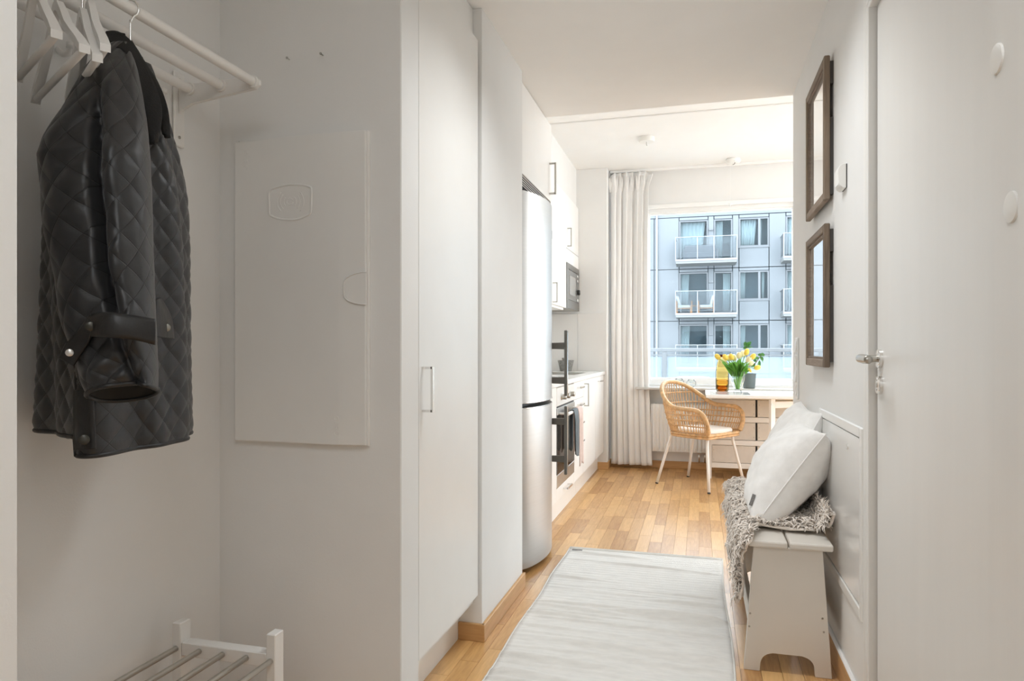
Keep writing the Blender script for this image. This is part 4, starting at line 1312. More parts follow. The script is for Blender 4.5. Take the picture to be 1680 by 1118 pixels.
av = thing('amber_vase', (0.17, 6.22, TZ), 'tall amber glass bottle vase left of the tulips', 'vase')
ax_, ay_ = at_y(1185, 600, 6.22).x, 6.22
out = [(0.048, TZ + 0.002), (0.0535, TZ + 0.02), (0.0545, TZ + 0.10), (0.0535, TZ + 0.17), (0.049, TZ + 0.215), (0.040, TZ + 0.255), (0.034, TZ + 0.285), (0.033, TZ + 0.315)]
bm = lathe(B(), ax_, ay_, out, 32, cap1=False); obj('bottle', bm, AMBER, av, smooth=True, solid=0.002)
bm = lathe(B(), ax_, ay_, [(0.046, TZ + 0.004), (0.0505, TZ + 0.02), (0.051, TZ + 0.05), (0.0, TZ + 0.051)], 32); obj('base_colour', bm, AMBERD, av, smooth=True)
bm = lathe(B(), ax_, ay_, [(0.051, TZ + 0.053), (0.0508, TZ + 0.095), (0.0, TZ + 0.096)], 32); obj('water', bm, AMBER, av, smooth=True)
bm = lathe(B(), ax_, ay_, [(0.0375, TZ + 0.275), (0.0350, TZ + 0.316), (0.0325, TZ + 0.316), (0.0345, TZ + 0.275)], 32, cap0=False, cap1=False)
obj('neck_band', bm, AMBERD, av, smooth=True)

tx, ty = at_y(1210.5, 630, 6.03).x, 6.03
tv = thing('crystal_vase', (tx, ty, TZ), 'clear cut crystal vase holding the tulips on the table', 'vase')
bm = lathe(B(), tx, ty, [(0.036, TZ + 0.003), (0.030, TZ + 0.012), (0.024, TZ + 0.02), (0.034, TZ + 0.05), (0.046, TZ + 0.09), (0.055, TZ + 0.14), (0.059, TZ + 0.178)], 32, cap1=False)
for v in bm.verts:      # cut facets
    if TZ + 0.02 < v.co.z < TZ + 0.15:
        a = math.atan2(v.co.y - ty, v.co.x - tx); k = 1 + 0.03 * math.cos(a * 16)
        v.co.x = tx + (v.co.x - tx) * k; v.co.y = ty + (v.co.y - ty) * k
obj('glass', bm, CRYST, tv, solid=0.003)
random.seed(21)


def tulip(head, colm, label, group):
    h = Vector(head)
    base = Vector((tx + random.uniform(-.014, .014), ty + random.uniform(-.014, .014), TZ + 0.03))
    t = thing('tulip', base, label, 'tulip', group)
    rim = Vector((tx, ty, TZ + 0.17)).lerp(Vector((h.x, h.y, TZ + 0.17)), 0.36)
    path = catmull([base, base.lerp(rim, 0.6), rim, rim.lerp(h, 0.55) + Vector((0, 0, 0.022)), h], 5)
    obj('stem', tube(B(), path, 0.0036, 6), STEMM, t, smooth=True)
    bm = B(); d = (path[-1] - path[-3]).normalized(); d = (d + Vector((0, 0, 0.6))).normalized()
    b, c = frame_of(d)
    prof = [(0.002, 0), (0.012, 0.004), (0.0195, 0.016), (0.021, 0.030), (0.017, 0.045), (0.008, 0.056)]
    rings = []
    for (r, z) in prof:
        rings.append([bm.verts.new(h + d * z + (b * math.cos(2 * PI * k / 18) + c * math.sin(2 * PI * k / 18)) * r * (1 + 0.07 * math.cos(6 * PI * k / 18))) for k in range(18)])
    for i in range(len(rings) - 1):
        for k in range(18): bm.faces.new((rings[i][k], rings[i][(k + 1) % 18], rings[i + 1][(k + 1) % 18], rings[i + 1][k]))
    obj('bloom', bm, colm, t, smooth=True, solid=0.001)
    for s in range(3):
        a = random.uniform(0, 2 * PI) if s else math.atan2(h.y - ty, h.x - tx) + random.uniform(-.5, .5)
        q0 = base.lerp(rim, 0.75)
        L = random.uniform(0.6, 0.95)
        tip = q0.lerp(h, L) + Vector((math.cos(a), math.sin(a), 0)) * random.uniform(0.0, 0.035)
        cv = catmull([q0, q0.lerp(tip, 0.5) + Vector((0, 0, 0.02)), tip], 5)
        lf = B(); sd = Vector((-math.sin(a), math.cos(a), 0)); prev = None
        for k, p in enumerate(cv):
            w = 0.021 * math.sin(PI * (0.12 + 0.86 * k / (len(cv) - 1)))
            row = [lf.verts.new(p - sd * w), lf.verts.new(p + Vector((math.cos(a), math.sin(a), 0)) * w * -0.4), lf.verts.new(p + sd * w)]
            if prev: lf.faces.new((prev[0], prev[1], row[1], row[0])); lf.faces.new((prev[1], prev[2], row[2], row[1]))
            prev = row
        obj('leaf', lf, TLEAF, t, smooth=True)
    return t


T = [  # pixel of bloom base, y offset, colour, label
    (1181, 587, -.03, YEL, 'leftmost yellow tulip, bending out over the amber vase'),
    (1190, 592, .02, PALE, 'pale tulip just right of the leftmost yellow one'),
    (1193, 588, -.05, YEL, 'yellow tulip standing above the shoulder of the amber vase'),
    (1199, 589, .03, PALE, 'pale tulip between the two yellow ones on the left'),
    (1202, 588, -.04, YEL, 'yellow tulip left of the middle of the bouquet'),
    (1206, 589, .05, PALE, 'cream tulip beside the yellow one left of the middle'),
    (1212, 586, .0, PALE, 'tall cream tulip in the middle of the bouquet'),
    (1217, 583, .06, PALE, 'white tulip behind the middle of the bouquet'),
    (1223, 580, -.02, YEL, 'topmost yellow tulip, under the green plant'),
    (1232, 587, .02, YEL, 'large yellow tulip at the right of the bouquet'),
    (1225, 591, -.07, PALE, 'cream tulip in front on the right of the bouquet'),
    (1228, 596, .07, PALE, 'half hidden pale tulip low on the right'),
    (1237, 602, .03, YEL, 'small yellow tulip leaning low towards the plant pot'),
]
for (px, py, dy, m, lb) in T:
    tulip(at_y(px, py + 3, ty + dy), m, lb, 'tulips in the crystal vase')

pp_ = thing('potted_plant', (0.36, 6.40, 0.757), 'green leafy plant in a grey ceramic pot on the window sill', 'plant')
gx, gy = at_y(1229, 620, 6.42).x, 6.42; SZ = 0.757
bm = lathe(B(), gx, gy, [(0.047, SZ + 0.0005), (0.050, SZ + 0.01), (0.0595, SZ + 0.132), (0.0545, SZ + 0.132), (0.052, SZ + 0.11)], 32, cap1=False); obj('pot', bm, POTM, pp_, angle=50)
bm = lathe(B(), gx, gy, [(0.0518, SZ + 0.104), (0.0, SZ + 0.112)], 24, cap0=True); obj('soil', bm, SOIL, pp_)


def P6(px, py, dy=0.0): return at_y(px, py, gy + dy)


s1 = catmull([Vector((gx - 0.02, gy, SZ + 0.105)), P6(1224.5, 600), P6(1225, 585), P6(1225, 568)], 5)
bm = B(); tube(bm, s1, [0.006 - 0.003 * k / (len(s1) - 1) for k in range(len(s1))], 7)
s2 = catmull([s1[4], P6(1237, 598), P6(1244, 590), P6(1249, 583)], 5)
tube(bm, s2, [0.0045 - 0.002 * k / (len(s2) - 1) for k in range(len(s2))], 7)
obj('stem', bm, BARK, pp_, smooth=True)


def leaf(c, tip, w, m, roll=0.0):
    c, tip = Vector(c), Vector(tip); d = tip - c; L = d.length; d.normalize()
    b, n = frame_of(d, Vector((0.3, -0.8, 0.45))); sd = d.cross(b).normalized()
    b = (b * math.cos(roll) + sd * math.sin(roll)); sd = d.cross(b).normalized()
    bm = B(); prev = None; NL = 7
    for k in range(NL + 1):
        t = k / NL; ww = w * math.sin(PI * (0.06 + 0.92 * t)) ** 0.8
        mid = c + d * L * t - b * 0.12 * L * (t * t)
        row = [bm.verts.new(mid - sd * ww + b * ww * 0.25), bm.verts.new(mid - sd * ww * 0.5 + b * ww * 0.05), bm.verts.new(mid), bm.verts.new(mid + sd * ww * 0.5 + b * ww * 0.05), bm.verts.new(mid + sd * ww + b * ww * 0.25)]
        if prev:
            for q in range(4): bm.faces.new((prev[q], prev[q + 1], row[q + 1], row[q]))
        prev = row
    return obj('leaf', bm, m, pp_, smooth=True, solid=0.0012)


tp = s1[-1]
LEAVES = [((1225, 570), (1222, 561), .016, 0), ((1225, 570), (1232, 560), .014, .02), ((1225, 571), (1234, 569), .011, -.03), ((1225, 572), (1219, 570), .010, .02), ((1226, 567), (1229, 562), .013, -.03),
          ((1248, 584), (1244, 581), .011, .0), ((1249, 583), (1255, 582), .012, .02), ((1248, 585), (1252, 592), .011, -.02), ((1247, 588), (1253, 595), .010, .02), ((1246, 592), (1245, 605), .011, .0), ((1245, 587), (1238, 589), .011, -.03),
          ((1249, 584), (1251, 579), .010, .0), ((1239, 597), (1232, 602), .013, .0), ((1241, 594), (1236, 590), .010, .02)]
for (a, b, w, dy) in LEAVES:
    leaf(P6(*a), P6(b[0], b[1], dy), w * 1.25, LEAFM, random.uniform(-.5, .5))
yl = leaf(P6(1226, 604), P6(1233, 611, -.03), .016, YEL); yl['label'] = 'yellowed leaf'
# glass tea-light holders on the sill
for (px, py, r, lb) in ((1134, 632, 0.042, 'round cut glass candle holder on the sill right of the chair back'), (1114, 631, 0.046, 'cut glass candle holder on the sill behind the rattan chair back')):
    c = at_y(px, py, 6.43)
    t = thing('candle_holder', (c.x, 6.43, SZ), lb, 'candle holder', 'glass candle holders on the sill')
    bm = lathe(B(), c.x, 6.43, [(r * 0.45, SZ + 0.001), (r * 0.8, SZ + 0.012), (r, SZ + r * 0.8), (r * 0.92, SZ + r * 1.3), (r * 0.6, SZ + r * 1.75), (r * 0.52, SZ + r * 1.75), (r * 0.55, SZ + r * 1.2), (0, SZ + r * 0.9)], 14)
    obj('glass', bm, CRYST, t)

# ---- rattan armchair
CC = Vector((0.0, 5.80, 0)); cf = Vector((0.827, -0.562, 0)); cs_ = Vector((0.562, 0.827, 0))


def CP(f, s, z): return CC + cf * f + cs_ * s + Vector((0, 0, z))


ch = thing('rattan_armchair', CC, 'rattan armchair with white metal legs drawn up to the table', 'chair')
half = [(.235, -.222, .447), (.243, -.250, .52), (.222, -.268, .592), (.165, -.276, .628), (.08, -.280, .634), (-.03, -.279, .640), (-.10, -.272, .668), (-.17, -.245, .722), (-.235, -.180, .782), (-.275, -.095, .818), (-.288, 0, .829)]
base = [(.225, -.215, .432), (.215, -.218, .432), (.190, -.220, .432), (.140, -.222, .432), (.07, -.222, .432), (-.03, -.218, .432), (-.085, -.208, .432), (-.13, -.185, .432), (-.165, -.135, .432), (-.185, -.07, .432), (-.192, 0, .432)]
rimc = half + [(f, -s, z) for f, s, z in half[-2::-1]]
bac = base + [(f, -s, z) for f, s, z in base[-2::-1]]
NR = 12
RIM = catmull([CP(*p) for p in rimc], NR); BAS = catmull([CP(*p) for p in bac], NR)
NT = len(RIM)
fine = catmull([CP(*p) for p in rimc], 30)
bm = B(); tube(bm, fine, [0.0165 + 0.0012 * abs(math.sin(k * 0.9)) for k in range(len(fine))], 12)
obj('rim', bm, CANE, ch, smooth=True)
loop = catmull([CP(*p) for p in bac] , 16)
front = [CP(.228, s, .432) for s in (.17, .08, 0, -.08, -.17)]
bm = B(); tube(bm, loop + front, [0.0125 + 0.001 * abs(math.sin(k * 1.1)) for k in range(len(loop) + 5)], 10, closed=True)
lp2 = [p + Vector((0, 0, -0.020)) for p in loop + front]
tube(bm, lp2, 0.009, 8, closed=True)
obj('seat_ring', bm, CANE, ch, smooth=True)


def shell(t, q):      # t index along, q 0..1 from base to rim
    i = min(int(t), NT - 2); w = t - i
    b = BAS[i].lerp(BAS[i + 1], w); r = RIM[i].lerp(RIM[i + 1], w)
    p = b.lerp(r, q)
    o = (p - CC); o.z = 0
    return p + o.normalized() * 0.012 * math.sin(PI * q)


bm = B(); NRIB = 62
for k in range(NRIB):
    t = 4 + (NT - 9) * k / (NRIB - 1)
    tube(bm, [shell(t, q / 6) for q in range(7)], 0.0042, 6)
obj('upright_canes', bm, CANE, ch, smooth=True, kind='stuff')
bm = B()


def weave(z, r, tmin=3, tmax=None, amp=0.005, strands=2):
    for s in range(strands):
        pts = []
        N_ = 260
        for k in range(N_ + 1):
            t = tmin + (NT - 1 - 2 * tmin) * k / N_
            i = min(int(t), NT - 2)
            zb, zr = 0.432, RIM[i].lerp(RIM[i + 1], t - i).z
            if zr - z < 0.022:
                if len(pts) > 4: tube(bm, pts, r, 6)
                pts = []; continue
            p = shell(t, (z - zb) / (zr - zb))
            o = (p - CC); o.z = 0
            ph = PI * (t - 4) / (NT - 9) * (NRIB - 1)
            pts.append(p + o.normalized() * amp * math.sin(ph + s * PI) + Vector((0, 0, 0.0025 * math.cos(ph + s * PI))))
        if len(pts) > 4: tube(bm, pts, r, 6)


for z, r, n_ in ((0.452, .0050, 2), (0.500, .0046, 2), (0.545, .0046, 2), (0.590, .0046, 2), (0.655, .0042, 2), (0.738, .0044, 2)):
    weave(z, r, strands=n_)
obj('woven_bands', bm, CANE, ch, smooth=True, kind='stuff')
# woven seat plate under the pad
bm = B(); poly = [p.copy() for p in loop + front]
for p in poly: p.z = 0.428
f_ = [bm.verts.new(p) for p in poly]; bm.faces.new(f_)
obj('seat', bm, CANE, ch, solid=0.006)
feet = {'a': (-0.333, 5.759), 'b': (0.072, 5.450), 'c': (-0.091, 6.132), 'd': (0.352, 5.866)}
inn = {'a': (-.155, -.150), 'b': (.185, -.165), 'c': (-.155, .150), 'd': (.185, .165)}
for k, (x, y) in feet.items():
    ft = Vector((x, y, 0.012)); f, s = inn[k]
    up = CP(f * 1.02, s * 1.05, 0.402)
    mid = CP(f * 0.72, s * 0.9, 0.410)
    kn = ft.lerp(up, 0.90)
    pts = [ft, ft.lerp(kn, 0.5), kn] + catmull([kn, up + Vector((0, 0, 0.0)), mid], 6)[1:] if True else None
    lg = obj('leg', tube(B(), pts, 0.0115, 12), WMETAL, ch, smooth=True)
    dcap = (kn - ft).normalized()
    obj('foot_cap', tube(B(), [ft - dcap * 0.0118, ft - dcap * 0.0005], 0.0118, 12), RUBBER, lg)
bm = B(); tube(bm, [CP(-.11, -.135, .408), CP(-.11, .135, .408)], 0.010, 10); tube(bm, [CP(.13, -.15, .408), CP(.13, .15, .408)], 0.010, 10)
tube(bm, [CP(-.11, -.135, .408), CP(.13, -.15, .408)], 0.010, 10); tube(bm, [CP(-.11, .135, .408), CP(.13, .15, .408)], 0.010, 10)
obj('under_frame', bm, WMETAL, ch, smooth=True)
# seat pad
bm = B(); rings = []
outl = catmull([CP(f, s, 0) for f, s in ((.222, -.08), (.20, -.165), (.10, -.195), (-.05, -.185), (-.135, -.11), (-.155, 0), (-.135, .11), (-.05, .185), (.10, .195), (.20, .165), (.222, .08), (.228, 0))], 5, True)
ctr = sum(outl, Vector()) / len(outl)
for (k, z) in ((0.93, .4335), (0.99, .440), (1.0, .452), (0.985, .464), (0.93, .472), (0.6, .4745), (0.25, .474)):
    rings.append([bm.verts.new(ctr + (p - ctr) * k + Vector((0, 0, z))) for p in outl])
for a, b in zip(rings, rings[1:]):
    for k in range(len(outl)): bm.faces.new((a[k], a[(k + 1) % len(outl)], b[(k + 1) % len(outl)], b[k]))
bm.faces.new(rings[-1]); bm.faces.new(rings[0][::-1])
tag(obj('seat_pad', bm, CUSH, smooth=True), 'round cream seat pad lying in the rattan armchair', 'cushion')

# ================================================================== CORRIDOR: mirrors, switches, bench, throw, pillows, rug
for (z0, z1, lb) in ((1.632, 2.145, 'upper wood framed mirror on the right corridor wall'), (1.036, 1.549, 'lower wood framed mirror on the right corridor wall, beside the door')):
    y0, y1 = 2.650, 3.090
    t = thing('wall_mirror', (XR, (y0 + y1) / 2, z0), lb, 'mirror', 'framed mirrors on the corridor wall')
    w = 0.029; xa, xb = 0.428, 0.448
    for (nm, a, b, c, e, m) in (('stile', y0, y0 + w, z0, z1, OLDWOOD_Z), ('stile', y1 - w, y1, z0, z1, OLDWOOD_Z), ('rail', y0 + w + .0003, y1 - w - .0003, z1 - w, z1, OLDWOOD_Y), ('rail', y0 + w + .0003, y1 - w - .0003, z0, z0 + w, OLDWOOD_Y)):
        obj(nm, box(B(), xa, xb, a, b, c, e, 0.003), m, t)
    bm = B(); q = 0.008
    for (a, b, c, e) in ((y0 + w, y0 + w + q, z0 + w, z1 - w), (y1 - w - q, y1 - w, z0 + w, z1 - w), (y0 + w + q, y1 - w - q, z1 - w - q, z1 - w), (y0 + w + q, y1 - w - q, z0 + w, z0 + w + q)):
        box(bm, 0.434, 0.446, a, b, c, e, 0.001)
    obj('inner_bead', bm, OLDWOOD_Y, t)
    obj('glass', box(B(), 0.442, 0.4455, y0 + w + q, y1 - w - q, z0 + w + q, z1 - w - q), MIRROR, t)
    bm = B(); box(bm, 0.4485, XR - 0.0005, y0 + 0.004, y0 + 0.03, z1 - 0.10, z1 - 0.02); box(bm, 0.4485, XR - 0.0005, y0 + 0.004, y0 + 0.03, z0 + 0.02, z1 - 0.22)
    box(bm, 0.4485, XR - 0.0005, y1 - 0.05, y1 - 0.02, z0 + 0.05, z1 - 0.05)
    obj('backing', bm, DARKGAP, t)

th = thing('motion_sensor', (XR, 2.455, 1.62), 'small white rounded plastic sensor on the wall beside the upper mirror', 'sensor')
bm = B()
pr = [(XR - 0.0035, 1.700), (XR - 0.013, 1.699), (XR - 0.0215, 1.694), (XR - 0.0265, 1.684), (XR - 0.027, 1.672), (XR - 0.0255, 1.640), (XR - 0.022, 1.630), (XR - 0.013, 1.622), (XR - 0.0035, 1.6215)]
prism(bm, [(x, 2.42, z) for x, z in pr], (0, 0.070, 0), 0.0012)
obj('housing', bm, PLAST, th)
obj('back_plate', box(B(), XR - 0.003, XR - 0.0005, 2.421, 2.489, 1.6225, 1.699), DARKGAP, th)
bm = B(); box(bm, XR - 0.0268, XR - 0.0225, 2.436, 2.474, 1.6335, 1.640, 0.001); obj('lens', bm, FRAMEW, th)

sw = thing('switch_panel', (XR, 3.568, 0.86), 'tall white switch and socket panel at the end of the corridor wall', 'switch panel')
obj('plate', box(B(), XR - 0.008, XR - 0.0005, 3.530, 3.606, 0.862, 1.157, 0.003), PLAST, sw)
for k, z in enumerate((1.085, 1.015, 0.945)):
    bm = B(); tl = (0.010, 0.002) if k != 1 else (0.002, 0.010)
    prism(bm, [(XR - 0.0082, 3.54, z), (XR - 0.0082 - tl[0], 3.54, z), (XR - 0.0082 - tl[1], 3.54, z + 0.058), (XR - 0.0082, 3.54, z + 0.058)], (0, 0.056, 0), 0.001)
    obj('rocker', bm, PLAST, sw)
bm = B(); lathe(bm, 3.568, 0.904, [(0.027, XR - 0.0082), (0.027, XR - 0.0105), (0.020, XR - 0.0105), (0.018, XR - 0.0085)], 24, 'X'); obj('socket', bm, PLAST, sw, angle=40)

# ---- bench
BY0, BY1 = 2.478, 3.43
bn = thing('bench', (0.295, 2.95, 0), 'painted greige wooden bench along the corridor wall under the shaggy throw', 'bench')
for (a, b) in ((0.160, 0.288), (0.294, 0.430)):
    obj('top_board', box(B(), a, b, BY0, BY1, 0.427, 0.450, 0.006, 2), BENCHP, bn)


def end_panel(y):
    def arc(cx, cz, rx, rz, a0, a1, n): return [(cx + rx * math.cos(a0 + (a1 - a0) * k / n), cz + rz * math.sin(a0 + (a1 - a0) * k / n)) for k in range(n + 1)]
    L, R = 0.148, 0.428
    p = [(L, 0), (L + 0.052, 0)]
    p += [(L + 0.054, 0.030)] + arc(L + 0.094, 0.030, 0.040, 0.036, PI, PI / 2, 6)
    p += arc(R - 0.094, 0.030, 0.040, 0.036, PI / 2, 0, 6) + [(R - 0.052, 0), (R, 0), (0.399, 0.4265), (0.180, 0.4265)]
    bm = B(); prism(bm, [(x, y, z) for x, z in p], (0, 0.019, 0), 0.0015)
    e = obj('end_panel', bm, BENCHP, bn)
    for (x, z) in ((0.166, 0.150), (0.169, 0.195), (0.402, 0.155), (0.398, 0.200)):
        obj('screw', disc(B(), (x, y - 0.0002, z), (0, -1, 0), 0.0035, 0.0006, 10), DKSTEEL, e)


end_panel(2.494); end_panel(BY1 - 0.035)
for (x, z) in ((0.174, 0.14), (0.393, 0.14)):
    obj('stretcher', box(B(), x - 0.009, x + 0.009, 2.5135, BY1 - 0.0355, z, z + 0.08, 0.002), BENCHP, bn)
for x in (0.20, 0.375):
    obj('apron', box(B(), x - 0.009, x + 0.009, 2.5135, BY1 - 0.0355, 0.36, 0.4265, 0.002), BENCHP, bn)

# ---- shaggy throw over the bench
tw = thing('shaggy_throw', (0.28, 3.0, 0.45), 'shaggy beige wool throw draped over the bench and down its side', 'throw')
TP = [(0.440, 0.54), (0.432, 0.50), (0.410, 0.470), (0.36, 0.464), (0.25, 0.464), (0.195, 0.466), (0.172, 0.458), (0.158, 0.430), (0.154, 0.37), (0.150, 0.29), (0.147, 0.225)]
TPC = catmull([(x, 0, z) for x, z in TP], 10)
random.seed(5)


def throw(u, v):
    q = u * (len(TPC) - 1); i = min(int(q), len(TPC) - 2)
    p = TPC[i].lerp(TPC[i + 1], q - i)
    near = 2.525 + 0.05 * math.sin(u * 7) + (0.06 if 0.15 < u < 0.55 else 0.0) + 0.03 * math.sin(u * 17)
    if u < 0.15: near = 2.52 + 0.3 * u
    far = 3.445 + 0.02 * math.sin(u * 11)
    y = near + (far - near) * v
    drop = max(0, (u - 0.62) / 0.38)
    z = p.z
    if drop: z = p.z + drop * 0.17 * max(0.0, v - 0.15) ** 0.8          # hem rises towards the far end
    w = 0.006 * math.sin(y * 34 + u * 9) + 0.005 * math.sin(y * 61 - u * 21)
    x = p.x - abs(w) * (1 if drop else 0) - 0.006 * drop * math.sin(y * 13 + 1.5)
    if u < 0.12: z -= 0.05 * max(0, v - 0.4); 
    return Vector((x, y, z + abs(w) * (0.9 if not drop else 0.2)))


bm = B(); grid(bm, 90, 90, throw)
bmesh.ops.recalc_face_normals(bm, faces=bm.faces[:])
obj('backing', bm, THROWM, tw, smooth=True, solid=0.008)
verts, faces = [], []
for k in range(9500):
    u, v = random.random(), random.random()
    e = 0.004
    p = throw(u, v); a = throw(min(u + e, 1), v) - throw(max(u - e, 0), v); b = throw(u, min(v + e, 1)) - throw(u, max(v - e, 0))
    n = a.cross(b).normalized()
    if n.z < 0 and u < 0.6: n = -n
    if u >= 0.6 and n.x > 0: n = -n
    t = Vector((random.gauss(0, 1), random.gauss(0, 1), random.gauss(0, 1))); t -= n * t.dot(n); t.normalize()
    L = random.uniform(0.020, 0.042); w = random.uniform(0.0024, 0.0052)
    down = Vector((0, 0, -0.35 if u > 0.6 else -0.1))
    s = n.cross(t)
    pts = [p, p + n * L * 0.45 + t * L * 0.25, p + n * L * 0.62 + t * L * 0.75 + down * L * 0.4, p + n * L * 0.5 + t * L * 1.15 + down * L]
    i0 = len(verts)
    for j, q in enumerate(pts):
        ww = w * (1.0, 1.15, 0.9, 0.25)[j]
        o2 = s * ww; o3 = n * ww * 0.6
        verts += [q - o2, q + o2, q + o3]
    for j in range(3):
        for m in range(3):
            c0 = i0 + 3 * j + m; c1 = i0 + 3 * j + (m + 1) % 3
            faces.append((c0, c1, c1 + 3, c0 + 3))
me = bpy.data.meshes.new('pile'); me.from_pydata([tuple(v - WPOS[tw]) for v in verts], [], faces)
me.polygons.foreach_set('use_smooth', [True] * len(me.polygons)); me.materials.append(THROWM)
po = bpy.data.objects.new('pile', me); COL.objects.link(po); po.parent = tw; po['kind'] = 'stuff'


# ---- pillows
def pillow(nm, c, e1, e2, h1, h2, T, label, seed, seam=True):
    e1 = Vector(e1).normalized(); e2 = Vector(e2).normalized(); n = e1.cross(e2).normalized()
    if n.x > 0: n = -n
    c = Vector(c); rnd = random.Random(seed); ph = [rnd.random() * 6 for _ in range(6)]
    t = thing(nm, c - Vector((0, 0, h1 * 0.8)), label, 'pillow', 'linen pillows on the bench')
    NN = 56

    def side(s):
        def f(a, b):
            u, v = a * 2 - 1, b * 2 - 1
            pu = u * (1 - 0.085 * (1 - v * v)); pv = v * (1 - 0.085 * (1 - u * u))
            base = max(0.0, (1 - u * u) * (1 - v * v))
            h = T * base ** 0.36
            wr = 0.004 * math.sin(u * 5 + v * 3 + ph[0]) + 0.003 * math.sin(v * 8 - u * 4 + ph[1]) + 0.0015 * math.sin((u + v) * 15 + ph[2])
            # pulled creases from the corners
            for cu, cv in ((1, 1), (1, -1), (-1, 1), (-1, -1)):
                du, dv = u - cu, v - cv; rr = math.hypot(du, dv) + 1e-6; an = math.atan2(dv, du)
                wr += 0.004 * math.sin(an * 8 + ph[3]) * math.exp(-rr * 2.6)
            sag = -0.03 * max(0, -u) * 0
            return c + e1 * (pu * h1 + sag) + e2 * (pv * h2) + n * s * (h + wr * min(1, base * 5) + 0.0018)
        return f
    bm = B(); grid(bm, NN, NN, side(1)); grid(bm, NN, NN, side(-1))
    bmesh.ops.remove_doubles(bm, verts=bm.verts[:], dist=0.0001)
    # close the rim
    be = [e for e in bm.edges if e.is_boundary]
    bmesh.ops.bridge_loops(bm, edges=be) if be else None
    cov = obj('cover', bm, LINEN, t, smooth=True)
    bm = B(); f = side(0)
    rim = [f(k / 40, 0) for k in range(40)] + [f(1, k / 40) for k in range(40)] + [f(1 - k / 40, 1) for k in range(40)] + [f(0, 1 - k / 40) for k in range(40)]
    tube(bm, rim, 0.0028, 6, closed=True); obj('seam', bm, LINEN, t, smooth=True)
    return t, side, n, e1, e2


p1, sd, n1, e1, e2 = pillow('pillow', (0.326, 2.845, 0.634), (0.575, 0.02, 0.818), (0.06, 1, 0.0), 0.205, 0.215, 0.118, 'front linen pillow leaning on the wall, with a small dark tag', 4)
f = sd(1)
ctr = f(0.10, 0.012); a_ = (f(0.16, 0.03) - f(0.06, 0.03)).normalized(); nn = n1
tc_ = at_y(1266, 853, 2.60)
bm = B()
lo = f(0.10, 0.05); hi = f(0.20, 0.05); dirv = (hi - lo).normalized(); out_ = Vector((-0.45, -0.85, 0.25)).normalized()
sd_ = dirv.cross(out_).normalized()
q = [lo + out_ * 0.006 - sd_ * 0.006, hi + out_ * 0.006 - sd_ * 0.006, hi + out_ * 0.006 + sd_ * 0.006, lo + out_ * 0.006 + sd_ * 0.006]
prism(bm, q, -out_ * 0.0014)
obj('tag', bm, TAGM, p1, label='small dark woven tag')
pillow('pillow', (0.352, 3.075, 0.668), (0.44, 0.0, 0.90), (-0.03, 1, 0.02), 0.215, 0.24, 0.085, 'rear linen pillow, half hidden behind the front one', 9)

# ---- rug
rg = thing('rug', (-0.29, 2.6, 0), 'long cream flat woven rug with faint cross stripes on the corridor floor', 'rug')
random.seed(33)
RID = []
for k in range(58):
    RID.append((random.uniform(1.45, 3.70), random.uniform(-0.75, 0.15), random.uniform(0.15, 0.6), random.uniform(0.006, 0.016), random.choice((0.0015, 0.002, 0.003, 0.0045, 0.007)), random.uniform(-0.10, -0.02)))
RID += [(2.36, -0.55, 0.35, 0.018, 0.013, -0.07), (2.52, -0.1, 0.5, 0.02, 0.012, -0.05), (2.22, -0.5, 0.6, 0.02, 0.012, -0.06), (2.78, -0.6, 0.25, 0.012, 0.009, -0.06), (2.88, 0.0, 0.3, 0.013, 0.010, -0.04), (3.05, 0.05, 0.25, 0.012, 0.008, -0.03)]


def rug(u, v):
    y = 1.35 + v * (3.752 - 1.35)
    x0 = -0.690 + 0.004 * math.sin(y * 9); x1 = 0.113 + 0.005 * math.sin(y * 5 + 1)
    x = x0 + u * (x1 - x0)
    z = 0.0055
    for (ry, rx, rw, sw_, h, sl_) in RID:
        d = y - (ry + sl_ * (x - rx))
        if abs(d) < 4 * sw_:
            z += 1.5 * h * min(1.0, u / 0.08 + 0.15, (1 - u) / 0.08 + 0.15) * math.exp(-(d / sw_) ** 2) * math.exp(-((x - rx) / rw) ** 4)
    z += 0.0006 * math.sin(y * 190)
    return Vector((x, y + 0.012 * (x + 0.29) * -0.5, z))


bm = B(); grid(bm, 36, 620, rug)
obj('weave', bm, RUGM, rg, smooth=True, solid=0.005)
for uu in (0, 1):
    bm = B(); tube(bm, [rug(uu, k / 300) for k in range(301)], 0.0042, 6); obj('side_binding', bm, RUGEDGE, rg, smooth=True)
bm = B(); tube(bm, [rug(k / 30, 1.0) + Vector((0, 0.002, 0.001)) for k in range(31)], 0.0055, 8); tube(bm, [rug(k / 30, 0.992) + Vector((0, 0, 0.003)) for k in range(31)], 0.004, 8)
obj('end_hem', bm, RUGM, rg, smooth=True)
a = at_z(939, 902, 0.012); bm = B(); box(bm, a.x, a.x + 0.055, a.y - 0.012, a.y + 0.006, 0.0115, 0.0135, 0.0005); obj('label_tab', bm, TAGM, rg, label='small dark woven label')

# made-up panel housings over the two added fill lights, out of view
for (x, y, w, l, lb) in ((-0.17, -0.2, 0.94, 0.94, 'large square white housing over the added fill light by the entrance'), (-0.17, 2.2, 0.54, 0.48, 'small white housing over the added fill light in the corridor')):
    hl = thing('fill_housing', (x, y, LOW), lb, 'fill light')
    obj('housing', box(B(), x - w / 2, x + w / 2, y - l / 2, y + l / 2, LOW - 0.0125, LOW - 0.0005, 0.002), PLAST, hl)

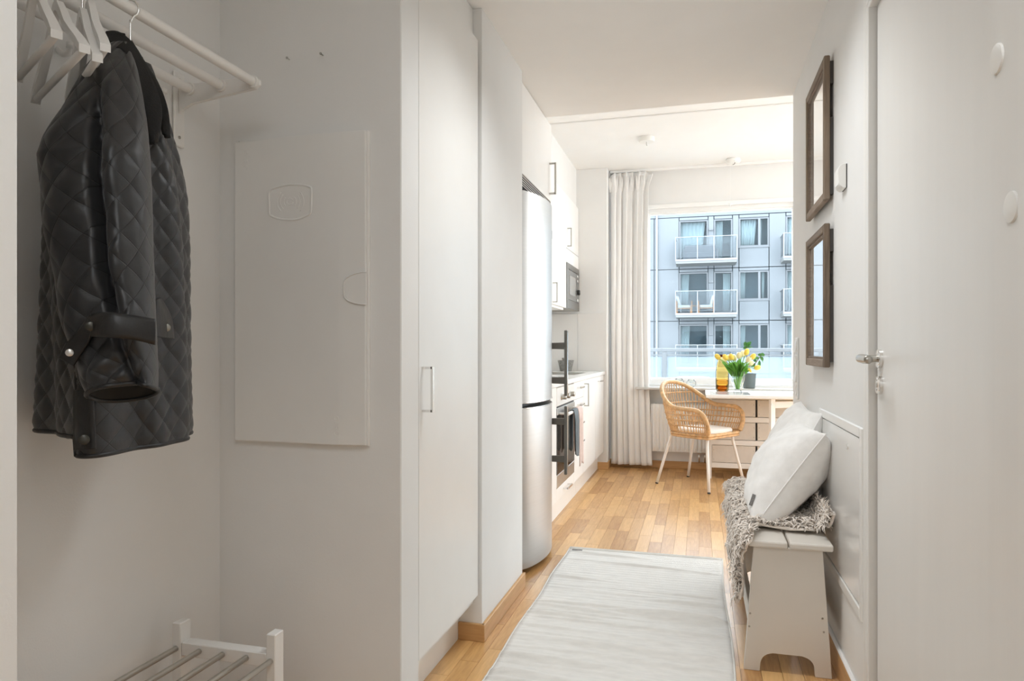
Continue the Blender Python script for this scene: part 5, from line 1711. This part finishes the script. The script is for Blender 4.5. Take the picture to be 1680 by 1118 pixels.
# ================================================================== OUTSIDE: own balcony, opposite apartment house
br = thing('balcony_railing', (0.2, 8.0, -0.1), 'white balcony railing with glass panels just outside the window', 'railing')
obj('handrail', box(B(), -3.0, 4.0, 7.97, 8.03, 1.075, 1.115, 0.004), BALW, br)
obj('rail', box(B(), -3.0, 4.0, 7.985, 8.015, 1.030, 1.045), BALW, br)
for x in (-1.9, -0.38, 1.14, 2.66): obj('post', box(B(), x - 0.022, x + 0.022, 7.975, 8.025, -0.1, 1.0745), BALW, br)
for x in (-1.9, -0.38, 1.14): obj('glass_panel', box(B(), x + 0.03, x + 1.49, 7.996, 8.004, -0.05, 1.02), OWNGL, br)
tag(obj('balcony_floor', box(B(), -3.0, 4.0, 6.725, 8.1, -0.3, -0.1), BALC), 'concrete balcony deck outside the window', 'balcony')
bt = thing('balcony_table', (-0.06, 7.3, -0.1), 'white balcony table just showing over the window frame', 'table')
obj('tabletop', lathe(B(), -0.06, 7.3, [(0.15, 0.782), (0.165, 0.79), (0.165, 0.812), (0.15, 0.820)], 28), FRAMEW, bt, angle=40)
obj('column', tube(B(), [(-0.06, 7.3, -0.09), (-0.06, 7.3, 0.7815)], 0.025, 12), FRAMEW, bt)
obj('foot', lathe(B(), -0.06, 7.3, [(0.15, -0.0995), (0.14, -0.085), (0.03, -0.08)], 24), FRAMEW, bt)

FYY = 38.0
ab = thing('apartment_building', (1.5, FYY, -9), 'pale grey panelled apartment house with glass balconies across the yard', 'building')
obj('core', box(B(), -22, 24, FYY + 0.75, FYY + 8, -9, 11.5), ROOMDK, ab)
obj('roof_slab', box(B(), -22.2, 24.2, FYY - 0.2, FYY + 8.2, 11.5, 11.8), BALC, ab)
S0 = 5.40; SH = 2.78
cols = [-1.04, 0.46, 0.755, 1.695, 2.015, 3.505, 4.10]       # bay edges: door, pier, door, strip, window, strip


def panel(x0, x1, z0, z1, nm='facade_panel'):
    g = 0.02
    return obj(nm, box(B(), x0 + g, x1 - g, FYY, FYY + 0.10, z0 + g, z1 - g), FACADE, ab)


obj('backing', box(B(), -22, -1.04, FYY + 0.1005, FYY + 0.74, -9, 11.4), FACJ, ab)


def window_far(x0, x1, z0, z1, mull, curtain, door=False):
    bm = B(); w = 0.075
    y0, y1 = FYY + 0.04, FYY + 0.12
    box(bm, x0, x0 + w, y0, y1, z0, z1); box(bm, x1 - w, x1, y0, y1, z0, z1); box(bm, x0 + w, x1 - w, y0, y1, z1 - w, z1); box(bm, x0 + w, x1 - w, y0, y1, z0, z0 + w)
    xs = [x0 + w]
    for m in mull:
        xm = x0 + (x1 - x0) * m
        box(bm, xm - 0.06, xm + 0.06, y0, y1, z0 + w, z1 - w); xs += [xm - 0.06, xm + 0.06]
    xs.append(x1 - w)
    f = obj('window', bm, WINGREY, ab)
    for a, b in zip(xs[::2], xs[1::2]):
        obj('pane', box(B(), a, b, FYY + 0.075, FYY + 0.085, z0 + w, z1 - w), FARGLASS, f)
    obj('room', box(B(), x0 + 0.01, x1 - 0.01, FYY + 0.60, FYY + 0.70, z0, z1), ROOMDK, f)
    for (a, b) in curtain:
        bm = B(); xa, xb = x0 + w + (x1 - x0 - 2 * w) * a, x0 + w + (x1 - x0 - 2 * w) * b
        grid(bm, 24, 1, lambda u, v: Vector((xa + (xb - xa) * u * (1 - 0.15 * (1 - v)), FYY + 0.28 + 0.03 * math.sin(u * 40), z0 + w + (z1 - z0 - 2 * w) * v)))
        obj('curtain', bm, FARCURT, f, smooth=True, solid=0.01)
    obj('sill', box(B(), x0 - 0.02, x1 + 0.02, FYY - 0.04, FYY + 0.039, z0 - 0.05, z0), WINGREY, f)
    return f


CURTS = {1: [[(0, .95)], [(0, .5)], [(0, .62), (.72, .8)]], 0: [[(0, .33)], [(.5, 1)], [(0, .2), (.8, .9)]], -1: [[(0, .36)], [(.5, 1)], [(0, .2)]], -2: [[(0, .3)], [(0, .4)], [(0, .3)]]}
for s in (1, 0, -1, -2):
    zb = S0 + (s - 1) * SH + SH * 0      # seam under storey s
    zb = S0 + (s - 1) * SH
    zt = zb + SH
    for bay in (0, 1):
        X = bay * 5.36
        c = [q + X for q in cols]
        wb, wt_ = zb + 0.44, zb + 2.60
        if bay == 1 and s < 1: pass
        # door bays
        panel(c[0], c[1], wt_, zt); panel(c[0], c[1], zb, wb); panel(c[1], c[2], zb, zt); panel(c[2], c[3], wt_, zt); panel(c[2], c[3], zb, wb)
        panel(c[3], c[4], zb, zt); panel(c[4], c[5], zb, zb + 1.08); panel(c[4], c[5], wt_ + 0.0, zt); panel(c[5], c[6] + (0.2 if bay else 0.22), zb, zt)
        cc_ = CURTS[s]
        window_far(c[0], c[1], wb, wt_, (), cc_[0]); window_far(c[2], c[3], wb, wt_, (), cc_[1])
        window_far(c[4], c[5], zb + 1.08, wt_, (0.68,), cc_[2])
        lamp = obj('wall_lamp', box(B(), c[1] + 0.03, c[1] + 0.26, FYY - 0.10, FYY - 0.002, zb + 2.02, zb + 2.13), WINGREY, ab)
    for (x0, x1) in ((-2.35, -1.04), (-6.2, -2.35), (-10, -6.2), (-14, -10), (9.66, 14)):
        panel(x0, x1, zb, zt)
obj('upper_panels', box(B(), -14, 14, FYY, FYY + 0.1, S0 + SH + 0.02, 11.4), FACADE, ab)
obj('downpipe', tube(B(), [(-2.2, FYY - 0.09, -9), (-2.2, FYY - 0.09, 11.4)], 0.05, 10), BALW, ab)


def balcony(x0, x1, zf):
    yf = FYY - 1.35
    b = obj('balcony', box(B(), x0, x1, yf, FYY - 0.001, zf - 0.22, zf, 0.01), BALC, ab)
    obj('fascia', box(B(), x0 - 0.02, x1 + 0.02, yf - 0.04, yf - 0.001, zf - 0.10, zf + 0.0), BALW, b)
    bm = B(); box(bm, x0 - 0.02, x1 + 0.02, yf - 0.06, yf, zf + 1.12, zf + 1.15)
    for x in (x0 - 0.02, x1 - 0.02): box(bm, x, x + 0.04, yf, FYY - 0.002, zf + 1.12, zf + 1.16)
    obj('handrail', bm, BALW, b)
    n = 3
    for k in range(n + 1):
        x = x0 + (x1 - x0) * (0.09 + 0.82 * k / n) if 0 < k < n else (x0 if k == 0 else x1)
        if 0 < k < n: x = x0 + (x1 - x0) * (0.36 if k == 1 else 0.63)
        obj('post', box(B(), x - 0.02, x + 0.02, yf - 0.05, yf, zf + 0.0005, zf + 1.12), BALW, b)
    for x in (x0 + 0.26, x1 - 0.28): obj('post', box(B(), x - 0.015, x + 0.015, yf + 0.01, yf + 0.04, zf + 0.04, zf + 1.12), BALW, b)
    ed = [x0, x0 + (x1 - x0) * 0.36, x0 + (x1 - x0) * 0.63, x1]
    for a, c_ in zip(ed, ed[1:]): obj('glass_panel', box(B(), a + 0.04, c_ - 0.04, yf - 0.03, yf - 0.018, zf + 0.08, zf + 1.1), BALGL, b)
    for x in (x0, x1): obj('glass_panel', box(B(), x - 0.006, x + 0.006, yf + 0.04, FYY - 0.05, zf + 0.08, zf + 1.1), BALGL, b)
    return b


ZF = {1: 5.76, 0: 2.98, -1: 0.20}
for s, zf in ZF.items():
    balcony(-1.17, 1.85, zf); balcony(4.06, 7.08, zf)


# balcony furniture
def armchair(x, y, zf, flip, m, cm, label, cat, grp, w=0.75):
    t = thing('garden_armchair', (x, y, zf), label, cat, grp)
    for sx in (-1, 1):
        for sy in (-1, 1): obj('leg', box(B(), x + sx * w / 2 - .03, x + sx * w / 2 + .03, y + sy * .33 - .03, y + sy * .33 + .03, zf + .001, zf + .62), m, t)
        obj('armrest', box(B(), x + sx * w / 2 - .04, x + sx * w / 2 + .04, y - .38, y + .38, zf + .6205, zf + .66), m, t)
    obj('seat', box(B(), x - w / 2 + .035, x + w / 2 - .035, y - .33, y + .33, zf + .26, zf + .31), m, t)
    obj('cushion', box(B(), x - w / 2 + .05, x + w / 2 - .05, y - .33, y + .3, zf + .312, zf + .44, .03, 2), cm, t)
    bm = B(); xx = x + flip * (w / 2 - .08)
    prism(bm, [(xx - flip * .12, y - .3, zf + .45), (xx + flip * .02, y - .3, zf + .45), (xx + flip * .14, y - .3, zf + .92), (xx, y - .3, zf + .92)], (0, .6, 0), .02)
    obj('back_cushion', bm, cm, t)
    return t


zf = ZF[0]
armchair(-0.75, 37.45, zf, -1, TEAK, GARDENC, 'teak garden armchair at the left end of the lower balcony opposite', 'chair', 'garden chairs on the balcony opposite')
armchair(0.35, 37.45, zf, 1, TEAK, GARDENC, 'teak garden armchair at the middle of the lower balcony opposite', 'chair', 'garden chairs on the balcony opposite')
gt_ = thing('garden_table', (-0.2, 36.98, zf), 'low teak slatted table between the garden armchairs on the lower balcony opposite', 'table')
for k in range(4): obj('slat', box(B(), -0.42 + k * .14 - .06, -0.42 + k * .14 + .06, 36.75, 37.0, zf + .36, zf + .39), TEAK, gt_)
for x in (-.40, -.02): obj('leg', box(B(), x - .05, x + .05, 36.83, 36.93, zf + .001, zf + .3595), TEAK, gt_)
gs = thing('garden_sofa', (0.1, 37.5, ZF[1]), 'dark grey garden sofa on the upper balcony opposite', 'sofa')
zf = ZF[1]
obj('seat', box(B(), -0.75, 0.85, 37.2, 37.85, zf + .001, zf + .42, .03), GARDEND, gs); obj('backrest', box(B(), -0.75, 0.85, 37.7, 37.9, zf + .421, zf + .85, .03), GARDEND, gs)
for x in (-.82, .86): obj('armrest', box(B(), x, x + .1, 37.2, 37.9, zf + .001, zf + .6, .02), GARDEND, gs)
# yard far below
struct('ground', box(B(), -60, 60, 8.5, 120, -9.3, -9.0), mat('yard_paving', (0.30, 0.30, 0.28), 0.9, var=0.1, vscale=0.5))
